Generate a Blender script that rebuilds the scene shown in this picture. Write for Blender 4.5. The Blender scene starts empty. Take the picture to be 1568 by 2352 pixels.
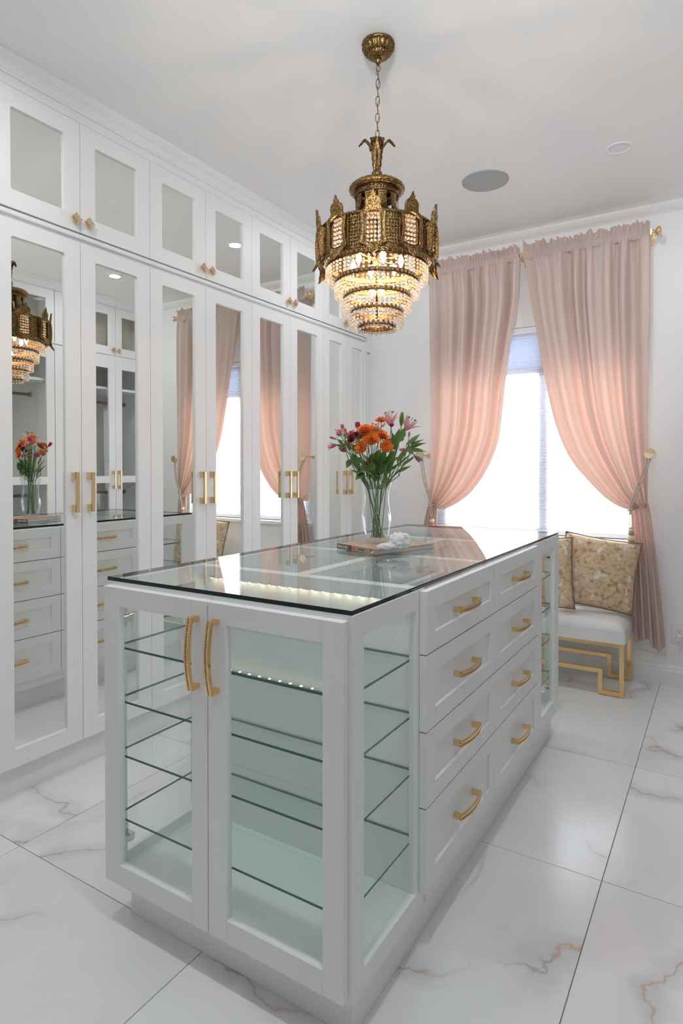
import bpy, bmesh, math, random
from mathutils import Vector, Matrix, noise
PI = math.pi
R = random.Random(7)

# ------------------------------------------------------------------ camera
cam_data = bpy.data.cameras.new('camera')
cam = bpy.data.objects.new('camera', cam_data)
bpy.context.scene.collection.objects.link(cam)
cam_data.sensor_fit = 'HORIZONTAL'
cam_data.sensor_width = 36.0
cam_data.lens = 36.0 * 1410.0 / 1568.0
cam_data.shift_y = -79.3 / 1568.0
cam_data.clip_start = 0.02
cam.location = (0, 0, 1.2)
cam.rotation_euler = (PI / 2 - 0.014, 0, math.radians(31.88))
bpy.context.scene.camera = cam
SC = bpy.context.scene
CO = SC.collection

# ------------------------------------------------------------------ render look
SC.view_settings.view_transform = 'Standard'
SC.view_settings.look = 'None'
SC.view_settings.gamma = 1
SC.view_settings.use_curve_mapping = False
SC.view_settings.exposure = 0.21
cy = SC.cycles
cy.max_bounces = 10
cy.diffuse_bounces = 6
cy.glossy_bounces = 6
cy.transmission_bounces = 8
cy.transparent_max_bounces = 24
cy.sample_clamp_indirect = 4
cy.sample_clamp_direct = 0
cy.caustics_reflective = True
cy.blur_glossy = 1.0
cy.caustics_refractive = False
cy.use_denoising = True
cy.use_adaptive_sampling = True
cy.adaptive_threshold = 0.02

# ------------------------------------------------------------------ world
w = bpy.data.worlds.new('world')
SC.world = w
w.use_nodes = True
w.node_tree.nodes['Background'].inputs[0].default_value = (0.80, 0.88, 1.0, 1)
w.node_tree.nodes['Background'].inputs[1].default_value = 0.1


def area(name, loc, rot, sx, sy, watts, col):
    l = bpy.data.lights.new(name, 'AREA')
    l.shape = 'RECTANGLE'
    l.size, l.size_y, l.energy, l.color = sx, sy, watts, col
    o = bpy.data.objects.new(name, l)
    o.location, o.rotation_euler = loc, rot
    CO.objects.link(o)
    return o


# bright overcast daylight outside the window
area('daylight', (-1.0, 6.3, 2.0), (-PI / 2 - 0.10, 0, 0), 3.6, 2.6, 850, (0.93, 0.97, 1.0))
# added fill light behind the camera, shining in through the opening
area('rear_fill', (-1.0, -1.9, 1.45), (PI / 2, 0, 0), 2.0, 2.2, 2.3, (1.0, 0.99, 0.98))
# added uplight behind the camera that brightens the ceiling
area('ceiling_fill', (-0.9, -1.0, 1.15), (PI, 0, 0), 0.9, 0.7, 2, (1.0, 0.985, 0.97))

fl = bpy.data.lights.new('ceiling_bounce_spot', 'SPOT')      # added fill spot beside the camera, aimed at the ceiling
fl.energy, fl.spot_size, fl.spot_blend, fl.shadow_soft_size, fl.color = 140, math.radians(85), 1.0, 0.15, (0.955, 0.98, 1.0)
flo = bpy.data.objects.new('ceiling_bounce_spot', fl)
flo.location = (-0.1, -0.2, 1.9)
flo.rotation_euler = (Vector((-0.5, 1.4, 2.66)) - flo.location).to_track_quat('-Z', 'Y').to_euler()
CO.objects.link(flo)

# ------------------------------------------------------------------ materials
MATS = {}


def mat(name, col=(0.8, 0.8, 0.8), rough=0.5, metal=0.0, **kw):
    m = bpy.data.materials.new(name)
    m.use_nodes = True
    nt = m.node_tree
    b = nt.nodes['Principled BSDF']
    b.inputs['Base Color'].default_value = (*col, 1)
    b.inputs['Roughness'].default_value = rough
    b.inputs['Metallic'].default_value = metal
    for k, v in kw.items():
        b.inputs[k].default_value = v
    MATS[name] = m
    return m


def nd(m, t, **kw):
    n = m.node_tree.nodes.new(t)
    for k, v in kw.items():
        if k.startswith('i_'):
            n.inputs[k[2:].replace('_', ' ')].default_value = v
        else:
            setattr(n, k, v)
    return n


def ln(m, a, b):
    m.node_tree.links.new(a, b)


def bump(m, scale, strength, dist=0.002, detail=3, tex='ShaderNodeTexNoise'):
    b = m.node_tree.nodes['Principled BSDF']
    tc = nd(m, 'ShaderNodeTexCoord')
    n = nd(m, tex)
    n.inputs['Scale'].default_value = scale
    if 'Detail' in n.inputs:
        n.inputs['Detail'].default_value = detail
    bp = nd(m, 'ShaderNodeBump')
    bp.inputs['Strength'].default_value = strength
    bp.inputs['Distance'].default_value = dist
    ln(m, tc.outputs['Object'], n.inputs['Vector'])
    ln(m, n.outputs[0], bp.inputs['Height'])
    ln(m, bp.outputs['Normal'], b.inputs['Normal'])
    return n, tc


def ramp(m, src, stops):
    r = nd(m, 'ShaderNodeValToRGB')
    el = r.color_ramp.elements
    while len(el) < len(stops):
        el.new(0.5)
    for e, (p, c) in zip(el, stops):
        e.position = p
        e.color = (*c, 1) if len(c) == 3 else c
    ln(m, src, r.inputs[0])
    return r


white_paint = mat('white_cabinet_paint', (0.87, 0.875, 0.885), 0.42)
bump(white_paint, 220, 0.05, 0.0005)
inner_white = mat('cabinet_interior_melamine', (0.87, 0.88, 0.875), 0.45)
wall_paint = mat('wall_paint', (0.87, 0.875, 0.885), 0.6)
bump(wall_paint, 60, 0.08, 0.001)
ceil_paint = mat('ceiling_plaster', (0.89, 0.885, 0.88), 0.55)
bump(ceil_paint, 1.7, 0.35, 0.02, 2)
grout = mat('grout', (0.30, 0.30, 0.31), 0.9)
gold = mat('brushed_gold', (0.90, 0.63, 0.30), 0.16, 1.0)
gold_satin = mat('satin_gold', (0.85, 0.64, 0.36), 0.34, 1.0)
dark_gap = mat('dark_gap_fill', (0.03, 0.03, 0.03), 0.8)  # dark colour standing in for shade in pin holes and socket slots
chrome = mat('steel', (0.75, 0.73, 0.70), 0.25, 1.0)
grey_liner = mat('grey_drawer_liner', (0.42, 0.43, 0.45), 0.8)
outlet_mat = mat('outlet_plastic', (0.82, 0.82, 0.82), 0.3)
speaker_mat = mat('speaker_grille', (0.42, 0.44, 0.43), 0.7)
rose_metal = mat('rose_gold_rod', (0.62, 0.40, 0.31), 0.3, 1.0)


def marble():
    m = mat('marble_tile', (0.8, 0.8, 0.8), 0.16)
    b = m.node_tree.nodes['Principled BSDF']
    tc = nd(m, 'ShaderNodeTexCoord')
    oi = nd(m, 'ShaderNodeObjectInfo')
    mul = nd(m, 'ShaderNodeMath', operation='MULTIPLY')
    mul.inputs[1].default_value = 37.0
    ln(m, oi.outputs['Random'], mul.inputs[0])
    rot = nd(m, 'ShaderNodeVectorRotate', rotation_type='Z_AXIS')
    ln(m, tc.outputs['Object'], rot.inputs['Vector'])
    rq = nd(m, 'ShaderNodeMath', operation='MULTIPLY')
    rq.inputs[1].default_value = 1.2
    ln(m, oi.outputs['Random'], rq.inputs[0])
    ln(m, rq.outputs[0], rot.inputs['Angle'])
    add = nd(m, 'ShaderNodeVectorMath', operation='ADD')
    cmb = nd(m, 'ShaderNodeCombineXYZ')
    for k in (0, 1, 2):
        ln(m, mul.outputs[0], cmb.inputs[k])
    ln(m, rot.outputs[0], add.inputs[0])
    ln(m, cmb.outputs[0], add.inputs[1])
    # distortion
    dn = nd(m, 'ShaderNodeTexNoise')
    dn.inputs['Scale'].default_value = 2.6
    dn.inputs['Detail'].default_value = 7
    ln(m, add.outputs[0], dn.inputs['Vector'])
    sub = nd(m, 'ShaderNodeVectorMath', operation='SUBTRACT')
    sub.inputs[1].default_value = (0.5, 0.5, 0.5)
    ln(m, dn.outputs['Color'], sub.inputs[0])
    sc = nd(m, 'ShaderNodeVectorMath', operation='SCALE')
    sc.inputs['Scale'].default_value = 0.42
    ln(m, sub.outputs[0], sc.inputs[0])
    ad2 = nd(m, 'ShaderNodeVectorMath', operation='ADD')
    ln(m, add.outputs[0], ad2.inputs[0])
    ln(m, sc.outputs[0], ad2.inputs[1])

    def vein(scale, w0, w1):
        mp = nd(m, 'ShaderNodeMapping')
        mp.inputs['Scale'].default_value = (scale, scale * 0.55, scale)
        ln(m, ad2.outputs[0], mp.inputs['Vector'])
        v = nd(m, 'ShaderNodeTexVoronoi', feature='DISTANCE_TO_EDGE')
        v.inputs['Scale'].default_value = 1.0
        ln(m, mp.outputs[0], v.inputs['Vector'])
        r = nd(m, 'ShaderNodeMapRange')
        r.inputs['From Min'].default_value = w0
        r.inputs['From Max'].default_value = w1
        r.inputs['To Min'].default_value = 1.0
        r.inputs['To Max'].default_value = 0.0
        ln(m, v.outputs['Distance'], r.inputs['Value'])
        return r.outputs[0]

    fine = vein(1.45, 0.0005, 0.0065)
    soft = vein(1.45, 0.0, 0.06)
    pres = nd(m, 'ShaderNodeTexNoise')
    pres.inputs['Scale'].default_value = 1.9
    pres.inputs['Detail'].default_value = 3
    ln(m, add.outputs[0], pres.inputs['Vector'])
    pr = ramp(m, pres.outputs[0], [(0.44, (0, 0, 0)), (0.56, (1, 1, 1))])
    k1 = nd(m, 'ShaderNodeMath', operation='MULTIPLY')
    ln(m, fine, k1.inputs[0])
    ln(m, pr.outputs[0], k1.inputs[1])
    k2 = nd(m, 'ShaderNodeMath', operation='MULTIPLY')
    ln(m, soft, k2.inputs[0])
    ln(m, pr.outputs[0], k2.inputs[1])
    cl = nd(m, 'ShaderNodeTexNoise')
    cl.inputs['Scale'].default_value = 1.1
    cl.inputs['Detail'].default_value = 6
    ln(m, ad2.outputs[0], cl.inputs['Vector'])
    base = ramp(m, cl.outputs[0], [(0.35, (0.78, 0.785, 0.79)), (0.62, (0.87, 0.875, 0.88))])
    hue = nd(m, 'ShaderNodeTexNoise')
    hue.inputs['Scale'].default_value = 4.0
    ln(m, add.outputs[0], hue.inputs['Vector'])
    vc = ramp(m, hue.outputs[0], [(0.42, (0.34, 0.34, 0.35)), (0.55, (0.66, 0.36, 0.19))])
    m1 = nd(m, 'ShaderNodeMixRGB')
    m1.inputs[2].default_value = (0.55, 0.55, 0.57, 1)
    f1 = nd(m, 'ShaderNodeMath', operation='MULTIPLY')
    f1.inputs[1].default_value = 0.55
    ln(m, k2.outputs[0], f1.inputs[0])
    ln(m, f1.outputs[0], m1.inputs[0])
    ln(m, base.outputs[0], m1.inputs[1])
    m2 = nd(m, 'ShaderNodeMixRGB')
    f2 = nd(m, 'ShaderNodeMath', operation='MULTIPLY')
    f2.inputs[1].default_value = 0.62
    ln(m, k1.outputs[0], f2.inputs[0])
    ln(m, f2.outputs[0], m2.inputs[0])
    ln(m, m1.outputs[0], m2.inputs[1])
    ln(m, vc.outputs[0], m2.inputs[2])
    ln(m, m2.outputs[0], b.inputs['Base Color'])
    b.inputs['Roughness'].default_value = 0.22
    return m


marble_mat = marble()


def thin_glass(name, tint, ior=1.5, gain=1.0):
    m = bpy.data.materials.new(name)
    m.use_nodes = True
    nt = m.node_tree
    nt.nodes.clear()
    out = nd(m, 'ShaderNodeOutputMaterial')
    mix = nd(m, 'ShaderNodeMixShader')
    tr = nd(m, 'ShaderNodeBsdfTransparent')
    tr.inputs[0].default_value = (*tint, 1)
    gl = nd(m, 'ShaderNodeBsdfGlossy')
    gl.inputs['Roughness'].default_value = 0.0
    fr = nd(m, 'ShaderNodeFresnel')
    fr.inputs[0].default_value = ior
    ge = nd(m, 'ShaderNodeNewGeometry')
    inv = nd(m, 'ShaderNodeMath', operation='SUBTRACT')
    inv.inputs[0].default_value = gain
    ln(m, ge.outputs['Backfacing'], inv.inputs[1])
    mu = nd(m, 'ShaderNodeMath', operation='MULTIPLY')
    mu.use_clamp = True
    ln(m, fr.outputs[0], mu.inputs[0])
    ln(m, inv.outputs[0], mu.inputs[1])
    ln(m, mu.outputs[0], mix.inputs[0])
    ln(m, tr.outputs[0], mix.inputs[1])
    ln(m, gl.outputs[0], mix.inputs[2])
    ln(m, mix.outputs[0], out.inputs[0])
    MATS[name] = m
    return m


pane_glass = thin_glass('door_pane_glass', (0.986, 0.995, 0.992))
shelf_glass = thin_glass('shelf_glass', (0.965, 0.986, 0.979))
top_glass = thin_glass('table_top_glass', (0.93, 0.97, 0.96))
edge_glass = mat('glass_cut_edge', (0.022, 0.115, 0.092), 0.10)
top_edge = mat('thick_glass_edge', (0.002, 0.010, 0.011), 0.06)
mirror_mat = mat('mirror_silver', (0.88, 0.905, 0.875), 0.0, 1.0)
bump(mirror_mat, 1.6, 0.04, 0.004, 1)
mirror_edge = mat('mirror_edge', (0.10, 0.16, 0.14), 0.15)


def antique():
    m = mat('antique_brass', (0.30, 0.18, 0.06), 0.38, 1.0)
    b = m.node_tree.nodes['Principled BSDF']
    n, tc = bump(m, 260, 0.6, 0.002, 2)
    r = ramp(m, n.outputs[0], [(0.34, (0.06, 0.032, 0.012)), (0.50, (0.21, 0.125, 0.045)), (0.68, (0.45, 0.30, 0.13))])
    ln(m, r.outputs[0], b.inputs['Base Color'])
    return m


brass = antique()
hole_backing = mat('dark_hole_backing', (0.07, 0.045, 0.02), 0.55, 0.8)  # dark colour behind pierced brass, standing in for shaded holes


def crystal():
    m = bpy.data.materials.new('crystal_glass')
    m.use_nodes = True
    m.node_tree.nodes.clear()
    out = nd(m, 'ShaderNodeOutputMaterial')
    tr = nd(m, 'ShaderNodeBsdfTransparent')
    tr.inputs[0].default_value = (0.97, 0.96, 0.94, 1)
    gl = nd(m, 'ShaderNodeBsdfGlossy')
    gl.inputs['Roughness'].default_value = 0.03
    tla = nd(m, 'ShaderNodeBsdfTranslucent')
    tla.inputs[0].default_value = (1.0, 0.93, 0.85, 1)
    dfa = nd(m, 'ShaderNodeBsdfDiffuse')
    dfa.inputs[0].default_value = (0.92, 0.92, 0.93, 1)
    tl = nd(m, 'ShaderNodeMixShader')
    tl.inputs[0].default_value = 0.25
    ln(m, tla.outputs[0], tl.inputs[1])
    ln(m, dfa.outputs[0], tl.inputs[2])
    a = nd(m, 'ShaderNodeMixShader')
    a.inputs[0].default_value = 0.55
    c = nd(m, 'ShaderNodeMixShader')
    c.inputs[0].default_value = 0.22
    ln(m, gl.outputs[0], a.inputs[1])
    ln(m, tl.outputs[0], a.inputs[2])
    ln(m, a.outputs[0], c.inputs[1])
    ln(m, tr.outputs[0], c.inputs[2])
    ln(m, c.outputs[0], out.inputs[0])
    return m


crystal_mat = crystal()


def emis(name, col, s):
    m = bpy.data.materials.new(name)
    m.use_nodes = True
    m.node_tree.nodes.clear()
    out = nd(m, 'ShaderNodeOutputMaterial')
    e = nd(m, 'ShaderNodeEmission')
    e.inputs[0].default_value = (*col, 1)
    e.inputs[1].default_value = s
    ln(m, e.outputs[0], out.inputs[0])
    return m


bulb_mat = emis('warm_bulb', (1.0, 0.70, 0.42), 220)
led_mat = emis('led_diode', (1.0, 0.86, 0.64), 55)
down_mat = mat('downlight_lens', (0.86, 0.84, 0.83), 0.4)


def cloth(name, col, trans_col, fac, fine=900, rough=0.9):
    m = mat(name, col, rough)
    nt = m.node_tree
    b = nt.nodes['Principled BSDF']
    b.inputs['Sheen Weight'].default_value = 0.25
    n, tc = bump(m, fine, 0.25, 0.0006, 2)
    tl = nd(m, 'ShaderNodeBsdfTranslucent')
    tl.inputs[0].default_value = (*trans_col, 1)
    mx = nd(m, 'ShaderNodeMixShader')
    mx.inputs[0].default_value = fac
    ln(m, b.outputs[0], mx.inputs[1])
    ln(m, tl.outputs[0], mx.inputs[2])
    ln(m, mx.outputs[0], nt.nodes['Material Output'].inputs[0])
    return m


curtain_mat = cloth('blush_velvet', (0.62, 0.53, 0.485), (1.0, 0.50, 0.35), 0.15)
shade_mat = cloth('cellular_shade_fabric', (0.80, 0.82, 0.86), (0.90, 0.92, 0.96), 0.55, 300)
dim_sheet_mat = cloth('window_dimming_sheet', (0.50, 0.53, 0.58), (0.50, 0.55, 0.64), 0.50, 50)  # added grey-blue sheet that dims daylight on the upper shade
seat_mat = mat('white_leatherette', (0.80, 0.79, 0.79), 0.42)
bump(seat_mat, 320, 0.2, 0.0006, 3)
dress_mat = mat('grey_satin', (0.30, 0.30, 0.32), 0.4)
denim_mat = mat('blue_denim', (0.10, 0.14, 0.22), 0.8)
hanger_mat = mat('grey_hanger', (0.55, 0.53, 0.52), 0.5)
tan_panel = mat('cream_upper_liner', (0.80, 0.72, 0.63), 0.6)
cord_mat = mat('braided_cord', (0.58, 0.50, 0.40), 0.8)
tassel_wood = mat('cream_turned_wood', (0.75, 0.71, 0.62), 0.5)
tassel_copper = mat('copper_thread', (0.66, 0.32, 0.14), 0.5)
fringe_mat = mat('cream_fringe', (0.72, 0.62, 0.48), 0.85)


def pillow_cloth():
    m = mat('gold_floral_brocade', (0.6, 0.45, 0.28), 0.5)
    b = m.node_tree.nodes['Principled BSDF']
    n, tc = bump(m, 46, 0.4, 0.003, 12)
    r = ramp(m, n.outputs[0], [(0.28, (0.30, 0.19, 0.11)), (0.40, (0.48, 0.335, 0.20)), (0.47, (0.60, 0.44, 0.275)), (0.66, (0.69, 0.53, 0.35))])
    v = nd(m, 'ShaderNodeTexNoise')
    v.inputs['Scale'].default_value = 24
    v.inputs['Detail'].default_value = 4
    mp = nd(m, 'ShaderNodeMapping')
    mp.inputs['Location'].default_value = (4, 7, 2)
    ln(m, tc.outputs['Object'], mp.inputs[0])
    ln(m, mp.outputs[0], v.inputs['Vector'])
    r2 = ramp(m, v.outputs[0], [(0.60, (0, 0, 0)), (0.66, (1, 1, 1))])
    mx = nd(m, 'ShaderNodeMixRGB')
    mx.inputs[2].default_value = (0.74, 0.70, 0.66, 1)
    ln(m, r2.outputs[0], mx.inputs[0])
    ln(m, r.outputs[0], mx.inputs[1])
    ln(m, mx.outputs[0], b.inputs['Base Color'])
    return m


pillow_mat = pillow_cloth()
leaf_mat = cloth('green_leaf', (0.075, 0.165, 0.040), (0.2, 0.4, 0.08), 0.25, 60, 0.45)
leaf_light = cloth('pale_green_leaf', (0.14, 0.24, 0.05), (0.3, 0.5, 0.1), 0.25, 60, 0.45)
for lm_, ca, cb in ((leaf_mat, (0.045, 0.115, 0.028), (0.13, 0.23, 0.055)), (leaf_light, (0.11, 0.20, 0.04), (0.19, 0.29, 0.07))):
    b_ = lm_.node_tree.nodes['Principled BSDF']
    oi_ = nd(lm_, 'ShaderNodeObjectInfo')
    r_ = ramp(lm_, oi_.outputs['Random'], [(0.0, ca), (1.0, cb)])
    ln(lm_, r_.outputs[0], b_.inputs['Base Color'])
stem_mat = mat('flower_stem', (0.13, 0.24, 0.06), 0.5)
orange_mat = cloth('orange_petal', (0.78, 0.20, 0.012), (0.9, 0.3, 0.02), 0.2, 60, 0.5)
rust_mat = cloth('rust_petal', (0.50, 0.10, 0.02), (0.7, 0.15, 0.02), 0.2, 60, 0.5)
lily_mat = cloth('pink_lily_petal', (0.74, 0.38, 0.38), (0.9, 0.45, 0.45), 0.25, 60, 0.5)
magenta_mat = cloth('magenta_petal', (0.62, 0.03, 0.22), (0.8, 0.1, 0.3), 0.2, 60, 0.5)
hotpink_mat = cloth('hot_pink_petal', (0.80, 0.16, 0.30), (0.9, 0.2, 0.4), 0.2, 60, 0.5)
pale_mat = cloth('pale_pink_petal', (0.80, 0.50, 0.50), (0.9, 0.6, 0.6), 0.2, 60, 0.5)
dred_mat = cloth('dark_red_petal', (0.16, 0.008, 0.02), (0.3, 0.01, 0.03), 0.15, 60, 0.6)
alst_mat = cloth('alstroemeria_petal', (0.66, 0.22, 0.34), (0.85, 0.4, 0.5), 0.25, 60, 0.5)
berry_mat = mat('peach_berry', (0.75, 0.26, 0.09), 0.35)
stamen_mat = mat('stamen_brown', (0.10, 0.03, 0.02), 0.7)
vase_glass = mat('vase_glass', (1, 1, 1), 0.0, 0.0, **{'Transmission Weight': 1.0, 'IOR': 1.42})
vase_thin = thin_glass('vase_thin_glass', (0.97, 0.982, 0.98), 1.9, 1.0)
rock_mat = mat('white_quartz', (0.93, 0.93, 0.95), 0.14, 0.0, **{'Transmission Weight': 0.12, 'IOR': 1.4})
bump(rock_mat, 60, 0.5, 0.002, 3)
page_mat = mat('book_pages', (0.62, 0.62, 0.63), 0.8)
ink_white = mat('white_print', (0.85, 0.85, 0.85), 0.6)
ink_dark = mat('dark_print', (0.05, 0.05, 0.05), 0.6)
ink_red = mat('red_print', (0.75, 0.06, 0.03), 0.6)


def sand_cover():
    m = mat('sand_book_cover', (0.5, 0.36, 0.25), 0.45)
    b = m.node_tree.nodes['Principled BSDF']
    tc = nd(m, 'ShaderNodeTexCoord')
    v = nd(m, 'ShaderNodeTexVoronoi')
    v.inputs['Scale'].default_value = 58
    ln(m, tc.outputs['Object'], v.inputs['Vector'])
    dot = ramp(m, v.outputs['Distance'], [(0.20, (1, 1, 1)), (0.30, (0, 0, 0))])
    sep = nd(m, 'ShaderNodeSeparateColor')
    ln(m, v.outputs['Color'], sep.inputs[0])
    col = ramp(m, sep.outputs[0], [(0.0, (0.75, 0.06, 0.05)), (0.25, (0.85, 0.5, 0.05)), (0.45, (0.06, 0.2, 0.5)), (0.65, (0.85, 0.85, 0.85)), (0.85, (0.7, 0.2, 0.3))])
    col.color_ramp.interpolation = 'CONSTANT'
    pres = ramp(m, sep.outputs[1], [(0.30, (0, 0, 0)), (0.34, (1, 1, 1))])
    mu = nd(m, 'ShaderNodeMath', operation='MULTIPLY')
    ln(m, dot.outputs[0], mu.inputs[0])
    ln(m, pres.outputs[0], mu.inputs[1])
    mx = nd(m, 'ShaderNodeMixRGB')
    mx.inputs[1].default_value = (0.47, 0.335, 0.235, 1)
    ln(m, mu.outputs[0], mx.inputs[0])
    ln(m, col.outputs[0], mx.inputs[2])
    ln(m, mx.outputs[0], b.inputs['Base Color'])
    return m


cover_mat = sand_cover()
spine_mat = mat('sand_spine', (0.40, 0.28, 0.20), 0.5)
spine_dark = mat('brown_spine_block', (0.13, 0.075, 0.05), 0.5)


# ------------------------------------------------------------------ mesh helpers
def cbox(bm, x0, x1, y0, y1, z0, z1, c=0.0, mi=0, M=None):
    """box with chamfered edges"""
    if x1 < x0: x0, x1 = x1, x0
    if y1 < y0: y0, y1 = y1, y0
    if z1 < z0: z0, z1 = z1, z0
    P = {}

    def v(co):
        co = Vector(co)
        if M is not None:
            co = M @ co
        return bm.verts.new(co)
    if c <= 0:
        vs = [v((x, y, z)) for x in (x0, x1) for y in (y0, y1) for z in (z0, z1)]
        for f in ((0, 1, 3, 2), (4, 6, 7, 5), (0, 4, 5, 1), (2, 3, 7, 6), (0, 2, 6, 4), (1, 5, 7, 3)):
            bm.faces.new([vs[i] for i in f]).material_index = mi
        return
    X, Y, Z = (x0, x1), (y0, y1), (z0, z1)
    s = lambda i: c if i == 0 else -c
    for i in (0, 1):
        for j in (0, 1):
            for k in (0, 1):
                P[i, j, k, 0] = v((X[i], Y[j] + s(j), Z[k] + s(k)))
                P[i, j, k, 1] = v((X[i] + s(i), Y[j], Z[k] + s(k)))
                P[i, j, k, 2] = v((X[i] + s(i), Y[j] + s(j), Z[k]))
    F = []
    for i in (0, 1):
        F.append([P[i, 0, 0, 0], P[i, 1, 0, 0], P[i, 1, 1, 0], P[i, 0, 1, 0]])
        F.append([P[0, i, 0, 1], P[1, i, 0, 1], P[1, i, 1, 1], P[0, i, 1, 1]])
        F.append([P[0, 0, i, 2], P[1, 0, i, 2], P[1, 1, i, 2], P[0, 1, i, 2]])
    for a in (0, 1):
        for b in (0, 1):
            F.append([P[a, b, 0, 0], P[a, b, 1, 0], P[a, b, 1, 1], P[a, b, 0, 1]])
            F.append([P[a, 0, b, 0], P[a, 1, b, 0], P[a, 1, b, 2], P[a, 0, b, 2]])
            F.append([P[0, a, b, 1], P[1, a, b, 1], P[1, a, b, 2], P[0, a, b, 2]])
            for k in (0, 1):
                F.append([P[a, b, k, 0], P[a, b, k, 1], P[a, b, k, 2]])
    for f in F:
        bm.faces.new(f).material_index = mi


def lathe(bm, prof, n=24, M=None, mi=0, cap=True, rfun=None):
    rings = []
    for (r, z) in prof:
        ring = []
        for i in range(n):
            a = 2 * PI * i / n
            rr = r * (rfun(a, z) if rfun else 1)
            co = Vector((rr * math.cos(a), rr * math.sin(a), z))
            ring.append(bm.verts.new(M @ co if M is not None else co))
        rings.append(ring)
    for a, b in zip(rings, rings[1:]):
        for i in range(n):
            f = bm.faces.new((a[i], a[(i + 1) % n], b[(i + 1) % n], b[i]))
            f.material_index = mi
            f.smooth = True
    if cap:
        for ring in (rings[0], rings[-1]):
            bm.faces.new(ring).material_index = mi


def tube(bm, pts, r, n=8, mi=0, closed=False, cap=True):
    pts = [Vector(p) for p in pts]
    m = len(pts)
    rr = r if isinstance(r, (list, tuple)) else [r] * m
    rings = []
    t0 = (pts[1] - pts[0]).normalized()
    up = Vector((0, 0, 1)) if abs(t0.z) < 0.9 else Vector((1, 0, 0))
    nrm = t0.cross(up).normalized()
    for i, p in enumerate(pts):
        if closed:
            t = (pts[(i + 1) % m] - pts[i - 1]).normalized()
        else:
            t = (pts[min(i + 1, m - 1)] - pts[max(i - 1, 0)]).normalized()
        nrm = (nrm - t * nrm.dot(t)).normalized()
        bn = t.cross(nrm)
        rings.append([bm.verts.new(p + (nrm * math.cos(2 * PI * k / n) + bn * math.sin(2 * PI * k / n)) * rr[i]) for k in range(n)])
    pairs = list(zip(rings, rings[1:]))
    if closed:
        pairs.append((rings[-1], rings[0]))
    for a, b in pairs:
        for k in range(n):
            f = bm.faces.new((a[k], a[(k + 1) % n], b[(k + 1) % n], b[k]))
            f.smooth = True
            f.material_index = mi
    if cap and not closed:
        for ring in (rings[0], rings[-1]):
            bm.faces.new(ring).material_index = mi


def ico(bm, c, r, sub=1, mi=0, sz=1.0, smooth=True):
    res = bmesh.ops.create_icosphere(bm, subdivisions=sub, radius=r)
    for v in res['verts']:
        v.co = Vector((v.co.x, v.co.y, v.co.z * sz)) + Vector(c)
    fs = set(f for v in res['verts'] for f in v.link_faces)
    for f in fs:
        f.material_index = mi
        f.smooth = smooth


def prism(bm, outline, d0, d1, fn, mi=0):
    """outline: list of (u,z); fn(u,d,z)->co ; extruded between depths d0 and d1"""
    a = [bm.verts.new(fn(u, d0, z)) for u, z in outline]
    b = [bm.verts.new(fn(u, d1, z)) for u, z in outline]
    n = len(a)
    bm.faces.new(a).material_index = mi
    bm.faces.new(b).material_index = mi
    for i in range(n):
        bm.faces.new((a[i], a[(i + 1) % n], b[(i + 1) % n], b[i])).material_index = mi


def ring_prism(bm, outer, inner, d0, d1, fn, mi=0):
    """outer and inner outlines with the same number of points, extruded"""
    L = []
    for d in (d0, d1):
        L.append([bm.verts.new(fn(u, d, z)) for u, z in outer])
        L.append([bm.verts.new(fn(u, d, z)) for u, z in inner])
    n = len(outer)
    for i in range(n):
        j = (i + 1) % n
        for a, b in ((L[0], L[1]), (L[2], L[3]), (L[0], L[2]), (L[1], L[3])):
            bm.faces.new((a[i], a[j], b[j], b[i])).material_index = mi


def obj(name, bm, mats, parent=None, label=None, cat=None, group=None, kind=None, recalc=True, smooth_angle=None):
    if recalc:
        bmesh.ops.recalc_face_normals(bm, faces=bm.faces)
    me = bpy.data.meshes.new(name)
    base = Vector((0, 0, 0))
    if parent is not None:
        base = world_loc(parent)
        bmesh.ops.translate(bm, verts=bm.verts, vec=-base)
    bm.to_mesh(me)
    bm.free()
    for m in (mats if isinstance(mats, (list, tuple)) else [mats]):
        me.materials.append(m)
    o = bpy.data.objects.new(name, me)
    CO.objects.link(o)
    if parent is not None:
        o.parent = parent
    tag(o, label, cat, group, kind)
    return o


def world_loc(o):
    v = Vector((0, 0, 0))
    while o is not None:
        v += Vector(o.location)
        o = o.parent
    return v


def tag(o, label=None, cat=None, group=None, kind=None):
    if label: o['label'] = label
    if cat: o['category'] = cat
    if group: o['group'] = group
    if kind: o['kind'] = kind


def thing(name, loc, label, cat, group=None, kind=None):
    o = bpy.data.objects.new(name, None)
    o.empty_display_size = 0.05
    o.location = loc
    CO.objects.link(o)
    tag(o, label, cat, group, kind)
    return o


def root_at(o, loc):
    """move a one-mesh object's origin to loc without moving its geometry"""
    loc = Vector(loc)
    o.data.transform(Matrix.Translation(-loc))
    o.location = loc
    return o


def share(src, name, parent, offset):
    """copy of a mesh object (with its children) under parent at offset"""
    c = src.copy()
    c.name = name
    c.parent = parent
    c.location = offset
    CO.objects.link(c)
    for ch in list(src.children):
        share(ch, ch.name.split('.')[0], c, ch.location)
    return c


def frame4(bm, fn, u0, u1, z0, z1, d0, d1, wl, wr, wb, wt, c=0.0012, mi=0):
    """four-piece shaker frame; fn maps a local box to world through a matrix"""
    cbox(bm, u0, u0 + wl, d0, d1, z0, z1, c, mi, fn)
    cbox(bm, u1 - wr, u1, d0, d1, z0, z1, c, mi, fn)
    cbox(bm, u0 + wl, u1 - wr, d0, d1, z0, z0 + wb, c, mi, fn)
    cbox(bm, u0 + wl, u1 - wr, d0, d1, z1 - wt, z1, c, mi, fn)


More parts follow.
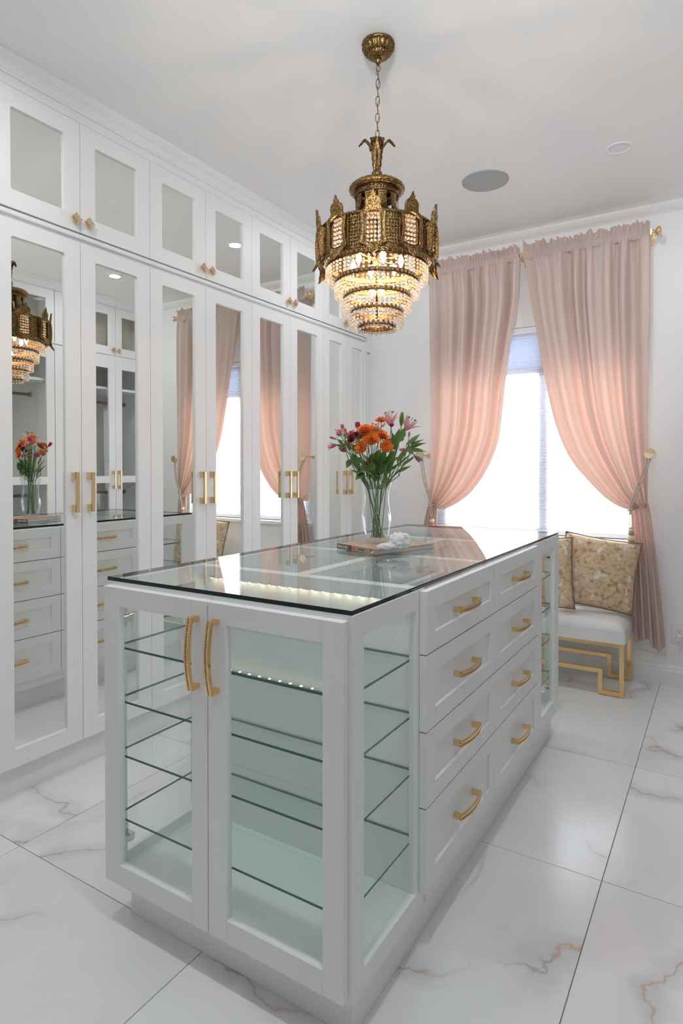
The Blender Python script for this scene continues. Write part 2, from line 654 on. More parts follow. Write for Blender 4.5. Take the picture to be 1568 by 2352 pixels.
# local (u, d, z) -> world.  d grows out of the front face
M_LEFT = Matrix(((0, 1, 0, 0), (1, 0, 0, 0), (0, 0, 1, 0), (0, 0, 0, 1)))      # x = d, y = u   (faces +x)
M_RIGHT = Matrix(((0, -1, 0, 0), (1, 0, 0, 0), (0, 0, 1, 0), (0, 0, 0, 1)))    # x = -d, y = u  (faces -x)
M_FRONT = Matrix(((1, 0, 0, 0), (0, -1, 0, 0), (0, 0, 1, 0), (0, 0, 0, 1)))    # y = -d         (faces -y)
M_BACK = Matrix(((1, 0, 0, 0), (0, 1, 0, 0), (0, 0, 1, 0), (0, 0, 0, 1)))      # y = d          (faces +y)

# ------------------------------------------------------------------ room shell
HC = 2.665
XL, XR = -2.80, 0.76          # room walls behind the wardrobes
YB, YF = 3.86, -1.60
WX0, WX1, WZ0, WZ1 = -1.66, -0.385, 0.775, 2.085   # window recess

# floor: grout bed and single tiles
bm = bmesh.new()
cbox(bm, XL, XR, YF - 0.6, YB + 0.1, -0.06, -0.004)
floor = obj('floor', bm, grout, kind='structure')
tile_me = None
TS = 0.8
for i in range(-4, 3):
    for j in range(-4, 5):
        x0 = -0.292 + (i - 1) * TS
        y0 = 1.105 + (j - 1) * TS
        if x0 >= XR or y0 >= YB + 0.05 or x0 + TS <= XL or y0 + TS <= YF - 0.6:
            continue
        if tile_me is None:
            bm = bmesh.new()
            g = 0.0012
            cbox(bm, -TS / 2 + g, TS / 2 - g, -TS / 2 + g, TS / 2 - g, -0.008, 0.0, 0.0006)
            o = obj('tile', bm, marble_mat)
            tile_me = o
        else:
            o = tile_me.copy()
            CO.objects.link(o)
        o.location = (x0 + TS / 2, y0 + TS / 2, 0)
        o.parent = floor

bm = bmesh.new()
cbox(bm, XL, XR, YF - 0.6, YB + 0.15, HC, HC + 0.1)
obj('ceiling', bm, ceil_paint, kind='structure')

bm = bmesh.new()
T = 0.16
cbox(bm, XL, WX0, YB, YB + T, 0, HC)
cbox(bm, WX1, XR, YB, YB + T, 0, HC)
cbox(bm, WX0, WX1, YB, YB + T, 0, WZ0)
cbox(bm, WX0, WX1, YB, YB + T, WZ1, HC)
obj('wall_back', bm, wall_paint, kind='structure')
bm = bmesh.new()
cbox(bm, XL - 0.1, XL, YF - 0.6, YB + T, 0, HC)
obj('wall_left', bm, wall_paint, kind='structure')
bm = bmesh.new()
cbox(bm, XR, XR + 0.1, YF - 0.6, YB + T, 0, HC)
obj('wall_right', bm, wall_paint, kind='structure')
bm = bmesh.new()      # wall behind the camera with a wide opening
cbox(bm, XL, -2.05, YF - 0.1, YF, 0, HC)
cbox(bm, 0.05, XR, YF - 0.1, YF, 0, HC)
cbox(bm, -2.05, 0.05, YF - 0.1, YF, 2.42, HC)
obj('wall_front', bm, wall_paint, kind='structure')


def profile_y(bm, prof, y0, y1, mi=0):
    a = [bm.verts.new((x, y0, z)) for x, z in prof]
    b = [bm.verts.new((x, y1, z)) for x, z in prof]
    n = len(a)
    bm.faces.new(a)
    bm.faces.new(b)
    for i in range(n):
        bm.faces.new((a[i], a[(i + 1) % n], b[(i + 1) % n], b[i]))


def profile_x(bm, prof, x0, x1):
    a = [bm.verts.new((x0, y, z)) for y, z in prof]
    b = [bm.verts.new((x1, y, z)) for y, z in prof]
    n = len(a)
    bm.faces.new(a)
    bm.faces.new(b)
    for i in range(n):
        bm.faces.new((a[i], a[(i + 1) % n], b[(i + 1) % n], b[i]))


# baseboard
bm = bmesh.new()
profile_x(bm, [(YB, 0), (YB - 0.018, 0), (YB - 0.018, 0.076), (YB - 0.012, 0.082), (YB - 0.012, 0.096), (YB - 0.007, 0.104), (YB, 0.107)], -2.12, 0.17)
obj('baseboard_back', bm, white_paint, kind='structure')
# cove where the window wall meets the ceiling
bm = bmesh.new()
profile_x(bm, [(YB, HC - 0.046), (YB, HC), (YB - 0.055, HC), (YB - 0.046, HC - 0.012), (YB - 0.030, HC - 0.026), (YB - 0.012, HC - 0.036)], -2.12, 0.08)
obj('trim_1', bm, ceil_paint, kind='structure')


# crown over the wardrobes
def crown(face, sgn, name):
    P = [(0, 2.600), (0.006, 2.600), (0.006, 2.608), (0.010, 2.612), (0.013, 2.624), (0.020, 2.634), (0.030, 2.640), (0.030, 2.645), (0.036, 2.650), (0.041, 2.658), (0.041, HC), (-0.06, HC), (-0.06, 2.600)]
    bm = bmesh.new()
    profile_y(bm, [(face + sgn * d, z) for d, z in P], -1.0, YB)
    for f in bm.faces:
        f.smooth = False
    obj(name, bm, white_paint, kind='structure')


crown(-2.165, 1, 'trim_2')
crown(0.13, -1, 'trim_3')

# ---- window: frame, mullion, added dimming sheet, sill
bm = bmesh.new()
fy0, fy1 = 3.912, 3.985
cbox(bm, WX0, -1.585, fy0, fy1, WZ0, WZ1)
cbox(bm, -0.435, WX1, fy0, fy1, WZ0, WZ1)
cbox(bm, -1.585, -0.435, fy0, fy1, WZ0, 0.835)
cbox(bm, -1.585, -0.435, fy0, fy1, WZ1 - 0.05, WZ1)
cbox(bm, -0.985, -0.920, fy0, fy1, 0.835, WZ1 - 0.05)
cbox(bm, -1.585, -0.435, fy0, fy1, 1.790, 1.83)
win = obj('window_1', bm, white_paint, kind='structure')
bm = bmesh.new()
cbox(bm, -1.585, -0.985, 3.935, 3.945, 1.83, WZ1 - 0.05)
cbox(bm, -0.92, -0.435, 3.935, 3.945, 1.83, WZ1 - 0.05)
obj('dimming_pane', bm, dim_sheet_mat, win)  # added behind the upper shade to cut its daylight
for x0, x1 in ((-1.585, -0.985), (-0.92, -0.435)):
    bm = bmesh.new()
    cbox(bm, x0, x1, 3.958, 3.963, 0.835, 1.79)
    obj('pane', bm, pane_glass, win)
bm = bmesh.new()
cbox(bm, WX0 - 0.03, WX1 + 0.03, 3.815, 3.935, 0.765, 0.790, 0.003)
obj('window_sill', bm, white_paint, win)

# ------------------------------------------------------------------ wardrobes, left row (mirrored doors)
DF = -2.165       # door face
KICK = -2.212


def rounded_hole(u0, u1, z0, z1, r, k=4):
    """matched outer / inner outlines builder: returns inner outline, list of corner ids"""
    pts = []
    for cx_, cz_, a0 in ((u1 - r, z1 - r, 0), (u0 + r, z1 - r, PI / 2), (u0 + r, z0 + r, PI), (u1 - r, z0 + r, 3 * PI / 2)):
        for i in range(k + 1):
            a = a0 + PI / 2 * i / k
            pts.append((cx_ + r * math.cos(a), cz_ + r * math.sin(a)))
    return pts


def mirror_door(parent, M, face, u0, u1, z0, z1, h0, h1, hz0, hz1, name='door', glass=None, thick=0.02, rec=0.010, tilt=0.0):
    """slab door with a routed, round-cornered opening, and its inset mirror"""
    k = 4
    inner = rounded_hole(h0, h1, hz0, hz1, 0.009, k)
    corners = [(u1, z1), (u0, z1), (u0, z0), (u1, z0)]
    outer = []
    for c in corners:
        outer += [c] * (k + 1)
    bm = bmesh.new()
    fn = lambda u, d, z: M @ Vector((u, d, z))
    # faces front/back
    for d in (face, face - thick):
        ov = [bm.verts.new(fn(u, d, z)) for u, z in corners]
        iv = [bm.verts.new(fn(u, d, z)) for u, z in inner]
        if d == face:
            of, inf = ov, iv
        n = len(inner)
        for c in range(4):
            for i in range(k):
                bm.faces.new((ov[c], iv[c * (k + 1) + i], iv[c * (k + 1) + i + 1]))
            nx = (c + 1) % 4
            bm.faces.new((ov[c], iv[c * (k + 1) + k], iv[nx * (k + 1)], ov[nx]))
        if d != face:
            for c in range(4):
                bm.faces.new((ov[c], ov[(c + 1) % 4], of[(c + 1) % 4], of[c]))
            for i in range(n):
                bm.faces.new((iv[i], iv[(i + 1) % n], inf[(i + 1) % n], inf[i]))
    bmesh.ops.remove_doubles(bm, verts=bm.verts, dist=1e-6)
    door = obj(name, bm, white_paint, parent)
    bm = bmesh.new()
    cbox(bm, h0 - 0.006, h1 + 0.006, face - rec - 0.004, face - rec, hz0 - 0.006, hz1 + 0.006, 0, 0, M)
    if tilt:
        cc = M @ Vector(((h0 + h1) / 2, face - rec, (hz0 + hz1) / 2))
        bmesh.ops.rotate(bm, verts=bm.verts, cent=cc, matrix=Matrix.Rotation(tilt, 3, 'Z'))
    obj('glass_pane' if glass else 'mirror', bm, glass or mirror_mat, door)
    return door


def bar_pull(parent, M, face, u, z0, z1):
    """square gold bar pull: two end blocks and the grip, one mesh"""
    bm = bmesh.new()
    cbox(bm, u - 0.0065, u + 0.0065, face, face + 0.030, z0, z0 + 0.030, 0.0006, 0, M)
    cbox(bm, u - 0.0065, u + 0.0065, face, face + 0.030, z1 - 0.030, z1, 0.0006, 0, M)
    cbox(bm, u - 0.0065, u + 0.0065, face + 0.026, face + 0.036, z0, z1, 0.0008, 0, M)
    return obj('handle', bm, gold_satin, parent)


def diamond_knob(parent, M, face, u, z):
    bm = bmesh.new()
    C = Matrix.Translation(M @ Vector((u, face, z))) @ M.to_3x3().to_4x4() @ Matrix.Rotation(PI / 4, 4, 'Y')
    s = 0.017
    cbox(bm, -0.007, 0.007, 0, 0.016, -0.007, 0.007, 0.001, 0, C)
    cbox(bm, -s, s, 0.014, 0.019, -s, s, 0.001, 0, C)
    cbox(bm, -s + 0.003, s - 0.003, 0.019, 0.022, -s + 0.003, s - 0.003, 0.001, 0, C)
    # crystal chips set in the face
    for i in range(4):
        for j in range(4):
            a = -0.0084 + i * 0.0056
            b = -0.0084 + j * 0.0056
            cbox(bm, a - 0.0024, a + 0.0024, 0.022, 0.0242, b - 0.0024, b + 0.0024, 0.0009, 1, C)
    return obj('knob', bm, [gold, chip_mat], parent)


chip_mat = mat('clear_chips', (0.72, 0.72, 0.76), 0.12, 0.6)


def wardrobe(u0, um, u1, stile, labels, grp, lower_parts=True):
    """one cabinet unit: low part with two tall doors; its top box is a second unit"""
    M = M_LEFT
    lo = thing('wardrobe_cabinet', (KICK, (u0 + u1) / 2, 0), labels[0], 'cabinet', grp + ' tall cabinets')
    bm = bmesh.new()
    cbox(bm, u0, u1, XL + 0.005, DF - 0.022, 0.115, 0.13, 0, 0, M)
    cbox(bm, u0, u0 + 0.018, XL + 0.005, DF - 0.022, 0.13, 2.112, 0, 0, M)
    cbox(bm, u1 - 0.018, u1, XL + 0.005, DF - 0.022, 0.13, 2.112, 0, 0, M)
    cbox(bm, u0 + 0.018, u1 - 0.018, XL + 0.005, XL + 0.015, 0.13, 2.112, 0, 0, M)
    cbox(bm, u0 + 0.018, u1 - 0.018, XL + 0.015, DF - 0.022, 2.094, 2.112, 0, 0, M)
    obj('carcass', bm, white_paint, lo)
    bm = bmesh.new()
    cbox(bm, u0, u1, XL + 0.01, KICK, 0.0, 0.115, 0, 0, M)
    obj('kick_board', bm, white_paint, lo)
    g = 0.0012
    k = 0
    for a, b, sgn in ((u0, um, -1), (um, u1, 1)):
        tl = door_tilt.get(labels[0] + str(k), 0)
        d = mirror_door(lo, M, DF, a + g, b - g, 0.120, 2.094, a + stile[0], b - stile[1], 0.184, 2.034, tilt=tl)
        k += 1
        if sgn < 0:
            hu = um - 0.040
        else:
            hu = um + 0.030
        bar_pull(d, M, DF, hu, 1.030, 1.187)
    up = thing('upper_cabinet', (KICK, (u0 + u1) / 2, 2.112), labels[1], 'cabinet', grp + ' top boxes')
    bm = bmesh.new()
    cbox(bm, u0, u1, XL + 0.005, DF - 0.006, 2.1125, 2.130, 0.0015, 0, M)
    cbox(bm, u0, u1, XL + 0.005, DF - 0.022, 2.130, 2.145, 0, 0, M)
    cbox(bm, u0, u0 + 0.018, XL + 0.005, DF - 0.022, 2.145, 2.565, 0, 0, M)
    cbox(bm, u1 - 0.018, u1, XL + 0.005, DF - 0.022, 2.145, 2.565, 0, 0, M)
    cbox(bm, u0 + 0.018, u1 - 0.018, XL + 0.005, XL + 0.015, 2.145, 2.565, 0, 0, M)
    obj('carcass', bm, white_paint, up)
    bm = bmesh.new()
    cbox(bm, u0, u1, XL + 0.005, DF - 0.002, 2.5655, HC - 0.001, 0, 0, M)
    obj('frieze_board', bm, white_paint, up)
    for a, b, sgn in ((u0, um, -1), (um, u1, 1)):
        d = mirror_door(up, M, DF, a + g, b - g, 2.134, 2.563, a + stile[0], b - stile[1], 2.200, 2.494)
        diamond_knob(d, M, DF, um - 0.026 if sgn < 0 else um + 0.032, 2.178)


door_tilt = {}
WARD = [
    (0.490, 0.835, 1.180, (0.068, 0.068), ['mirrored tall wardrobe cabinet at the near end of the row', 'mirrored top cabinet at the near end of the row'], 'left wardrobe'),
    (1.180, 1.527, 1.874, (0.068, 0.068), ['tall white cabinet whose mirrors reflect the lit chandelier and bouquet', 'leftmost of the white top cabinets under the crown, plain pale mirrors'], 'left wardrobe'),
    (1.874, 2.219, 2.567, (0.070, 0.070), ['tall white cabinet whose mirrors reflect the outer right curtain and a glass display', 'top cabinet whose right mirror reflects a round ceiling light'], 'left wardrobe'),
    (2.567, 2.913, 3.264, (0.068, 0.068), ['tall white cabinet whose mirrors reflect the bright window and both curtain edges', 'top cabinet whose mirrors reflect the ruffled curtain heading'], 'left wardrobe'),
    (3.264, 3.546, 3.818, (0.068, 0.068), ['narrow tall mirrored cabinet in the corner behind the bouquet', 'narrow top cabinet in the corner behind the chandelier'], 'left wardrobe'),
]
door_tilt[WARD[1][4][0] + '0'] = -0.010   # this leaf hangs slightly out of true
for wv in WARD:
    wardrobe(*wv)

# fluted pilaster closing the row at the corner
pil = thing('pilaster', (-2.165, 3.84, 0), 'fluted white pilaster strip with a rosette block in the far corner', 'trim')
bm = bmesh.new()
u0, u1 = 3.8185, 3.8595
cbox(bm, XL + 0.01, -2.172, u0, u1, 0, 2.564)
for k in range(4):
    a = u0 + 0.004 + k * 0.0094
    cbox(bm, -2.172, -2.163, a, a + 0.005, 0.16, 2.02, 0.002)
cbox(bm, -2.172, -2.158, u0, u1, 0, 0.15, 0.002)
for k in range(4):
    a = u0 + 0.004 + k * 0.0094
    cbox(bm, -2.172, -2.163, a, a + 0.005, 2.125, 2.56, 0.002)
obj('fluted_strip', bm, white_paint, pil)
bm = bmesh.new()
cbox(bm, -2.172, -2.155, u0, u1, 2.03, 2.115, 0.002)
for r_ in (0.017, 0.009):
    tube(bm, [(-2.155, 3.839 + r_ * math.cos(a), 2.073 + 1.7 * r_ * math.sin(a)) for a in [2 * PI * i / 20 for i in range(20)]], 0.0022, 6, closed=True)
obj('rosette_block', bm, white_paint, pil)

# ------------------------------------------------------------------ wardrobes, right row (clear glass doors), seen in the mirrors
RF = -0.13        # door face at x=+0.13 ; local d = -x


def glass_wardrobe(u0, um, u1, lab, rods=True):
    M = M_RIGHT
    back = -(XR - 0.005)
    lo = thing('glass_wardrobe', (0.18, (u0 + u1) / 2, 0), lab[0], 'cabinet', 'right wardrobe tall cabinets')
    bm = bmesh.new()
    cbox(bm, u0, u0 + 0.018, back, RF - 0.022, 0.115, 2.150, 0, 0, M)
    cbox(bm, u1 - 0.018, u1, back, RF - 0.022, 0.115, 2.150, 0, 0, M)
    cbox(bm, u0 + 0.018, u1 - 0.018, back, RF - 0.022, 0.115, 0.133, 0, 0, M)
    cbox(bm, u0 + 0.018, u1 - 0.018, back, RF - 0.022, 2.132, 2.150, 0, 0, M)
    cbox(bm, u0 + 0.018, u1 - 0.018, back, back + 0.01, 0.133, 2.132, 0, 0, M)
    obj('carcass', bm, inner_white, lo)
    bm = bmesh.new()
    cbox(bm, u0, u1, back, RF - 0.05, 0, 0.1145, 0, 0, M)
    obj('kick_board', bm, white_paint, lo)
    for z in (1.885, 1.08):
        bm = bmesh.new()
        cbox(bm, u0 + 0.019, u1 - 0.019, back + 0.011, RF - 0.045, z, z + 0.022, 0.001, 0, M)
        obj('shelf', bm, inner_white, lo)
    for z in (1.80, 0.985):
        bm = bmesh.new()
        tube(bm, [(0.44, u0 + 0.020, z), (0.44, u1 - 0.020, z)], 0.013, 12)
        tube(bm, [(0.44, u0 + 0.0195, z), (0.44, u0 + 0.032, z)], 0.020, 12)
        tube(bm, [(0.44, u1 - 0.032, z), (0.44, u1 - 0.0195, z)], 0.020, 12)
        obj('hanging_rod', bm, rose_metal, lo)
    for a, b, sgn in ((u0, um, -1), (um, u1, 1)):
        bm = bmesh.new()
        frame4(bm, M, a + 0.0015, b - 0.0015, 0.120, 2.150, RF - 0.020, RF, 0.066, 0.066, 0.07, 0.085)
        cbox(bm, a + 0.0675, b - 0.0675, RF - 0.020, RF, 1.079, 1.139, 0.001, 0, M)
        d = obj('door', bm, white_paint, lo)
        for z0, z1 in ((0.19, 1.079), (1.139, 2.065)):
            bm = bmesh.new()
            cbox(bm, a + 0.0675, b - 0.0675, RF - 0.012, RF - 0.008, z0, z1, 0, 0, M)
            obj('glass_pane', bm, pane_glass, d)
        bar_pull(d, M, RF, um - 0.030 if sgn < 0 else um + 0.030, 1.028, 1.185)
    up = thing('upper_cabinet', (0.18, (u0 + u1) / 2, 2.151), lab[1], 'cabinet', 'right wardrobe top boxes')
    bm = bmesh.new()
    cbox(bm, u0, u1, back, RF - 0.008, 2.151, 2.178, 0.001, 0, M)
    cbox(bm, u0, u0 + 0.018, back, RF - 0.022, 2.178, 2.594, 0, 0, M)
    cbox(bm, u1 - 0.018, u1, back, RF - 0.022, 2.178, 2.594, 0, 0, M)
    cbox(bm, u0, u1, back, RF - 0.002, 2.595, HC - 0.001, 0, 0, M)
    obj('carcass', bm, white_paint, up)
    bm = bmesh.new()
    cbox(bm, u0 + 0.019, u1 - 0.019, back, RF - 0.20, 2.1785, 2.594, 0, 0, M)
    obj('liner', bm, tan_panel, up)
    for a, b, sgn in ((u0, um, -1), (um, u1, 1)):
        bm = bmesh.new()
        frame4(bm, M, a + 0.0015, b - 0.0015, 2.180, 2.593, RF - 0.020, RF, 0.066, 0.066, 0.07, 0.07)
        d = obj('door', bm, white_paint, up)
        bm = bmesh.new()
        cbox(bm, a + 0.0675, b - 0.0675, RF - 0.012, RF - 0.008, 2.25, 2.523, 0, 0, M)
        obj('glass_pane', bm, pane_glass, d)
        diamond_knob(d, M, RF, um - 0.028 if sgn < 0 else um + 0.028, 2.222)


glass_wardrobe(2.862, 3.496, 3.855, ['clear-fronted wardrobe with a hanging dress, seen mirrored beside the second pair of handles', 'top cabinet with cream lining, seen mirrored above the clear-fronted wardrobe'])
glass_wardrobe(1.600, 2.232, 2.860, ['clear-fronted wardrobe with an empty copper rod, mirrored behind the bouquet reflection', 'top cabinet seen mirrored behind the reflected chandelier'])
glass_wardrobe(0.330, 0.965, 1.598, ['clear-fronted wardrobe beside the viewer, outside the photograph on the right', 'top cabinet beside the viewer, outside the photograph on the right'])


def hanger(bm, x, y, z):
    tube(bm, [(x, y, z - 0.075), (x, y, z - 0.03), (x + 0.006, y, z - 0.012), (x + 0.017, y, z + 0.004), (x + 0.012, y, z + 0.019), (x, y, z + 0.0175), (x - 0.013, y, z + 0.012)], 0.002, 6)
    tube(bm, [(x - 0.20, y, z - 0.155), (x - 0.11, y, z - 0.105), (x, y, z - 0.075), (x + 0.11, y, z - 0.105), (x + 0.20, y, z - 0.155)], 0.006, 6)
    tube(bm, [(x - 0.195, y, z - 0.158), (x + 0.195, y, z - 0.158)], 0.004, 6)


def dress(name, y, mat_, lab, cat, w0, w1, ztop, zbot, seed):
    x = 0.44
    t = thing(name, (x, y, zbot), lab, cat, 'clothes on the right-hand rod')
    bm = bmesh.new()
    hanger(bm, x, y, 1.80)
    obj('hanger', bm, hanger_mat, t)
    bm = bmesh.new()
    rr = random.Random(seed)
    ph = rr.random() * 6
    n = 36
    rings = []
    for k in range(13):
        v = k / 12
        z = ztop + (zbot - ztop) * v
        w_ = w0 + (w1 - w0) * v + 0.02 * math.sin(v * 7)
        ring = []
        for i in range(n):
            a = 2 * PI * i / n
            q = 1 + 0.10 * v * math.sin(7 * a + ph) + 0.03 * math.sin(17 * a + v * 9)
            ring.append(bm.verts.new((x + w_ * math.cos(a) * q, y + 0.030 * math.sin(a) * (1 + 0.5 * v) * q, z)))
        rings.append(ring)
    for a_, b_ in zip(rings, rings[1:]):
        for i in range(n):
            bm.faces.new((a_[i], a_[(i + 1) % n], b_[(i + 1) % n], b_[i])).smooth = True
    bm.faces.new(rings[0])
    for s in (-1, 1):
        tube(bm, [(x + s * w0 * 0.7, y, ztop), (x + s * w0 * 0.75, y, 1.80 - 0.125)], 0.003, 5)
    obj('garment', bm, mat_, t)


dress('satin_dress', 3.395, dress_mat, 'grey satin dress with thin straps hanging behind the clear wardrobe door', 'dress', 0.11, 0.17, 1.50, 1.13, 3)
dress('denim_top', 3.28, denim_mat, 'dark denim garment hanging beside the grey satin dress', 'garment', 0.15, 0.15, 1.62, 1.22, 5)

# ------------------------------------------------------------------ island
IX0, IX1, IY0, IY1 = -1.400, -0.634, 1.063, 2.893
ICX = (IX0 + IX1) / 2
ZB, ZT = 0.100, 0.902
island = thing('display_island', (ICX, 1.978, 0), 'white island with drawers and glass display ends in the room centre', 'island')

bm = bmesh.new()
cbox(bm, -1.353, -0.655, 1.098, 2.839, 0, ZB - 0.0005, 0.0008)
obj('kick_board', bm, white_paint, island)

# carcass: end display frames, drawer section shell, rails
NY, FY = 1.405, 2.452       # inner ends of near and far displays
bm = bmesh.new()
# bottom deck
cbox(bm, IX0 + 0.02, IX1 - 0.02, IY0 + 0.0, NY, ZB, ZB + 0.022)
cbox(bm, IX0 + 0.02, IX1 - 0.02, FY, IY1, ZB, ZB + 0.022)
for (x0, x1) in ((IX0, IX0 + 0.02), (IX1 - 0.02, IX1)):
    # near side frame
    c = 0.0008
    cbox(bm, x0, x1, IY0, IY0 + 0.046, ZB, ZT, c)
    cbox(bm, x0, x1, 1.366, 1.415, ZB, ZT, c)
    cbox(bm, x0, x1, IY0 + 0.046, 1.366, ZB, 0.152, c)
    cbox(bm, x0, x1, IY0 + 0.046, 1.366, 0.853, ZT, c)
    # far side frame
    cbox(bm, x0, x1, FY, 2.588, ZB, ZT, c)
    cbox(bm, x0, x1, 2.812, IY1, ZB, ZT, c)
    cbox(bm, x0, x1, 2.588, 2.812, ZB, 0.166, c)
    cbox(bm, x0, x1, 2.588, 2.812, 0.850, ZT, c)
# front and back face frames behind the doors (narrow)
for (y0, y1) in ((IY0, IY0 + 0.02), (IY1 - 0.02, IY1)):
    cbox(bm, IX0 + 0.02, IX1 - 0.02, y0, y1, ZT - 0.03, ZT, 0.0006)
# top cross rails
cbox(bm, IX0 + 0.02, IX1 - 0.02, 1.385, 1.425, ZT - 0.03, ZT - 0.0005, 0.0006)
cbox(bm, IX0 + 0.02, IX1 - 0.02, FY - 0.02, FY + 0.02, ZT - 0.03, ZT - 0.0005, 0.0006)
cbox(bm, IX0 + 0.02, IX1 - 0.02, 1.898, 1.938, ZT - 0.03, ZT - 0.0005, 0.0006)
cbox(bm, ICX - 0.02, ICX + 0.02, 1.425, FY - 0.02, ZT - 0.03, ZT - 0.0005, 0.0006)
obj('carcass', bm, white_paint, island)

bm = bmesh.new()      # inner walls of displays and the drawer box
cbox(bm, IX0 + 0.021, IX1 - 0.021, NY, NY + 0.016, ZB + 0.0225, ZT - 0.0305)
cbox(bm, IX0 + 0.021, IX1 - 0.021, FY - 0.016, FY, ZB + 0.0225, ZT - 0.0305)
obj('display_back', bm, inner_white, island)
bm = bmesh.new()
cbox(bm, IX0 + 0.001, IX1 - 0.001, NY + 0.017, FY - 0.017, ZB + 0.0005, 0.76)
obj('drawer_housing', bm, white_paint, island)

# glass in the side frames
for x0 in (IX0 + 0.008, IX1 - 0.012):
    for (y0, y1, z0, z1) in ((IY0 + 0.047, 1.365, 0.153, 0.852), (2.589, 2.811, 0.167, 0.849)):
        bm = bmesh.new()
        cbox(bm, x0, x0 + 0.004, y0, y1, z0, z1)
        obj('glass_pane', bm, pane_glass, island)

# glass shelves
SHZ = (0.729, 0.586, 0.442, 0.273)


def glass_slab(bm, x0, x1, y0, y1, z0, z1):
    vs = [bm.verts.new((x, y, z)) for x in (x0, x1) for y in (y0, y1) for z in (z0, z1)]
    for f, mi in (((0, 1, 3, 2), 1), ((4, 6, 7, 5), 1), ((0, 4, 5, 1), 1), ((2, 3, 7, 6), 1), ((0, 2, 6, 4), 0), ((1, 5, 7, 3), 0)):
        bm.faces.new([vs[i] for i in f]).material_index = mi


for (y0, y1) in ((1.070, NY - 0.003), (FY + 0.003, 2.884)):
    for z in SHZ:
        bm = bmesh.new()
        glass_slab(bm, IX0 + 0.022, IX1 - 0.022, y0, y1, z - 0.006, z)
        obj('glass_shelf', bm, [shelf_glass, edge_glass], island)

# shelf pin holes, drawn as dark discs on inner faces of the posts
bm = bmesh.new()
for k in range(20):
    z = 0.16 + k * 0.0345
    for x, s in ((IX0 + 0.0205, 1), (IX1 - 0.0205, -1)):
        for y in (1.098, 1.385, 2.86, 2.47):
            lathe(bm, [(0.0022, 0), (0.0022, 0.0006)], 8, Matrix.Translation((x, y, z)) @ Matrix.Rotation(s * PI / 2, 4, 'Y'))
obj('shelf_pin_hole', bm, dark_gap, island, kind='stuff')

# hinges
hinge0 = None
for (x, sx) in ((IX0 + 0.021, 1), (IX1 - 0.021, -1)):
    for z in (0.205, 0.800):
        for (y, sy) in ((1.100, 1), (2.855, -1)):
            bm = bmesh.new()
            cbox(bm, x, x + sx * 0.003, y - 0.009, y + 0.009, z - 0.028, z + 0.028, 0.0008)
            cbox(bm, x + sx * 0.003, x + sx * 0.030, y - 0.008, y + 0.008, z - 0.010, z + 0.010, 0.001)
            cbox(bm, x + sx * 0.006, x + sx * 0.020, y - 0.009, y + 0.009, z - 0.005, z + 0.005, 0.0005, 1)
            cbox(bm, x + sx * 0.010, x + sx * 0.030, y - sy * 0.008, y - sy * 0.030, z - 0.008, z + 0.008, 0.001)
            for dz in (-0.019, 0.019):
                lathe(bm, [(0.0045, 0), (0.0045, 0.0015)], 10, Matrix.Translation((x + sx * 0.003, y, z + dz)) @ Matrix.Rotation(sx * PI / 2, 4, 'Y'))
            obj('hinge', bm, [chrome, dark_gap], island)

# LED strip
bm = bmesh.new()
cbox(bm, IX0 + 0.045, IX1 - 0.065, NY - 0.020, NY, 0.866, 0.8716, 0.0005)
strip = obj('light_strip', bm, inner_white, island)
for k in range(17):
    x = -1.335 + k * 0.0375
    bm = bmesh.new()
    cbox(bm, x - 0.0024, x + 0.0024, NY - 0.017, NY - 0.012, 0.8640, 0.8659)
    obj('led', bm, led_mat, strip)


def arched_pull(length, w_, proj, stones=True):
    """arched crystal-set pull along local u (x), d = y, base at origin; returned as bmesh"""
    bm = bmesh.new()
    h = length / 2
    cbox(bm, -h, -h + 0.013, 0, proj, -w_ / 2, w_ / 2, 0.0012)
    cbox(bm, h - 0.013, h, 0, proj, -w_ / 2, w_ / 2, 0.0012)
    n = 16
    for side, za, zb in ((0, -w_ / 2, -w_ * 0.16), (1, w_ * 0.16, w_ / 2)):
        prev = None
        for i in range(n + 1):
            t = -1 + 2 * i / n
            u = h * t
            d = proj + 0.011 * (1 - t * t)
            ring = [bm.verts.new((u, d - 0.006, za)), bm.verts.new((u, d - 0.006, zb)), bm.verts.new((u, d + 0.002, zb * 0.9 + za * 0.1)), bm.verts.new((u, d + 0.002, za * 0.9 + zb * 0.1))]
            if prev:
                for k in range(4):
                    bm.faces.new((prev[k], prev[(k + 1) % 4], ring[(k + 1) % 4], ring[k]))
            else:
                bm.faces.new(ring)
            prev = ring
        bm.faces.new(prev)
    # bed under the stones
    prev = None
    for i in range(n + 1):
        t = -1 + 2 * i / n
        u = h * t
        d = proj + 0.011 * (1 - t * t)
        ring = [bm.verts.new((u, d - 0.006, -w_ * 0.16)), bm.verts.new((u, d - 0.006, w_ * 0.16)), bm.verts.new((u, d - 0.0015, w_ * 0.16)), bm.verts.new((u, d - 0.0015, -w_ * 0.16))]
        if prev:
            for k in (0, 2):
                bm.faces.new((prev[k], prev[(k + 1) % 4], ring[(k + 1) % 4], ring[k]))
        prev = ring
    m = int(length / 0.0052)
    for i in range(m):
        t = -0.97 + 1.94 * i / (m - 1)
        d = proj + 0.011 * (1 - t * t)
        r_ = bmesh.ops.create_icosphere(bm, subdivisions=1, radius=0.0021)
        for v in r_['verts']:
            v.co += Vector((h * t, d - 0.0005, 0))
        for f in set(f for v in r_['verts'] for f in v.link_faces):
            f.material_index = 1
    return bm


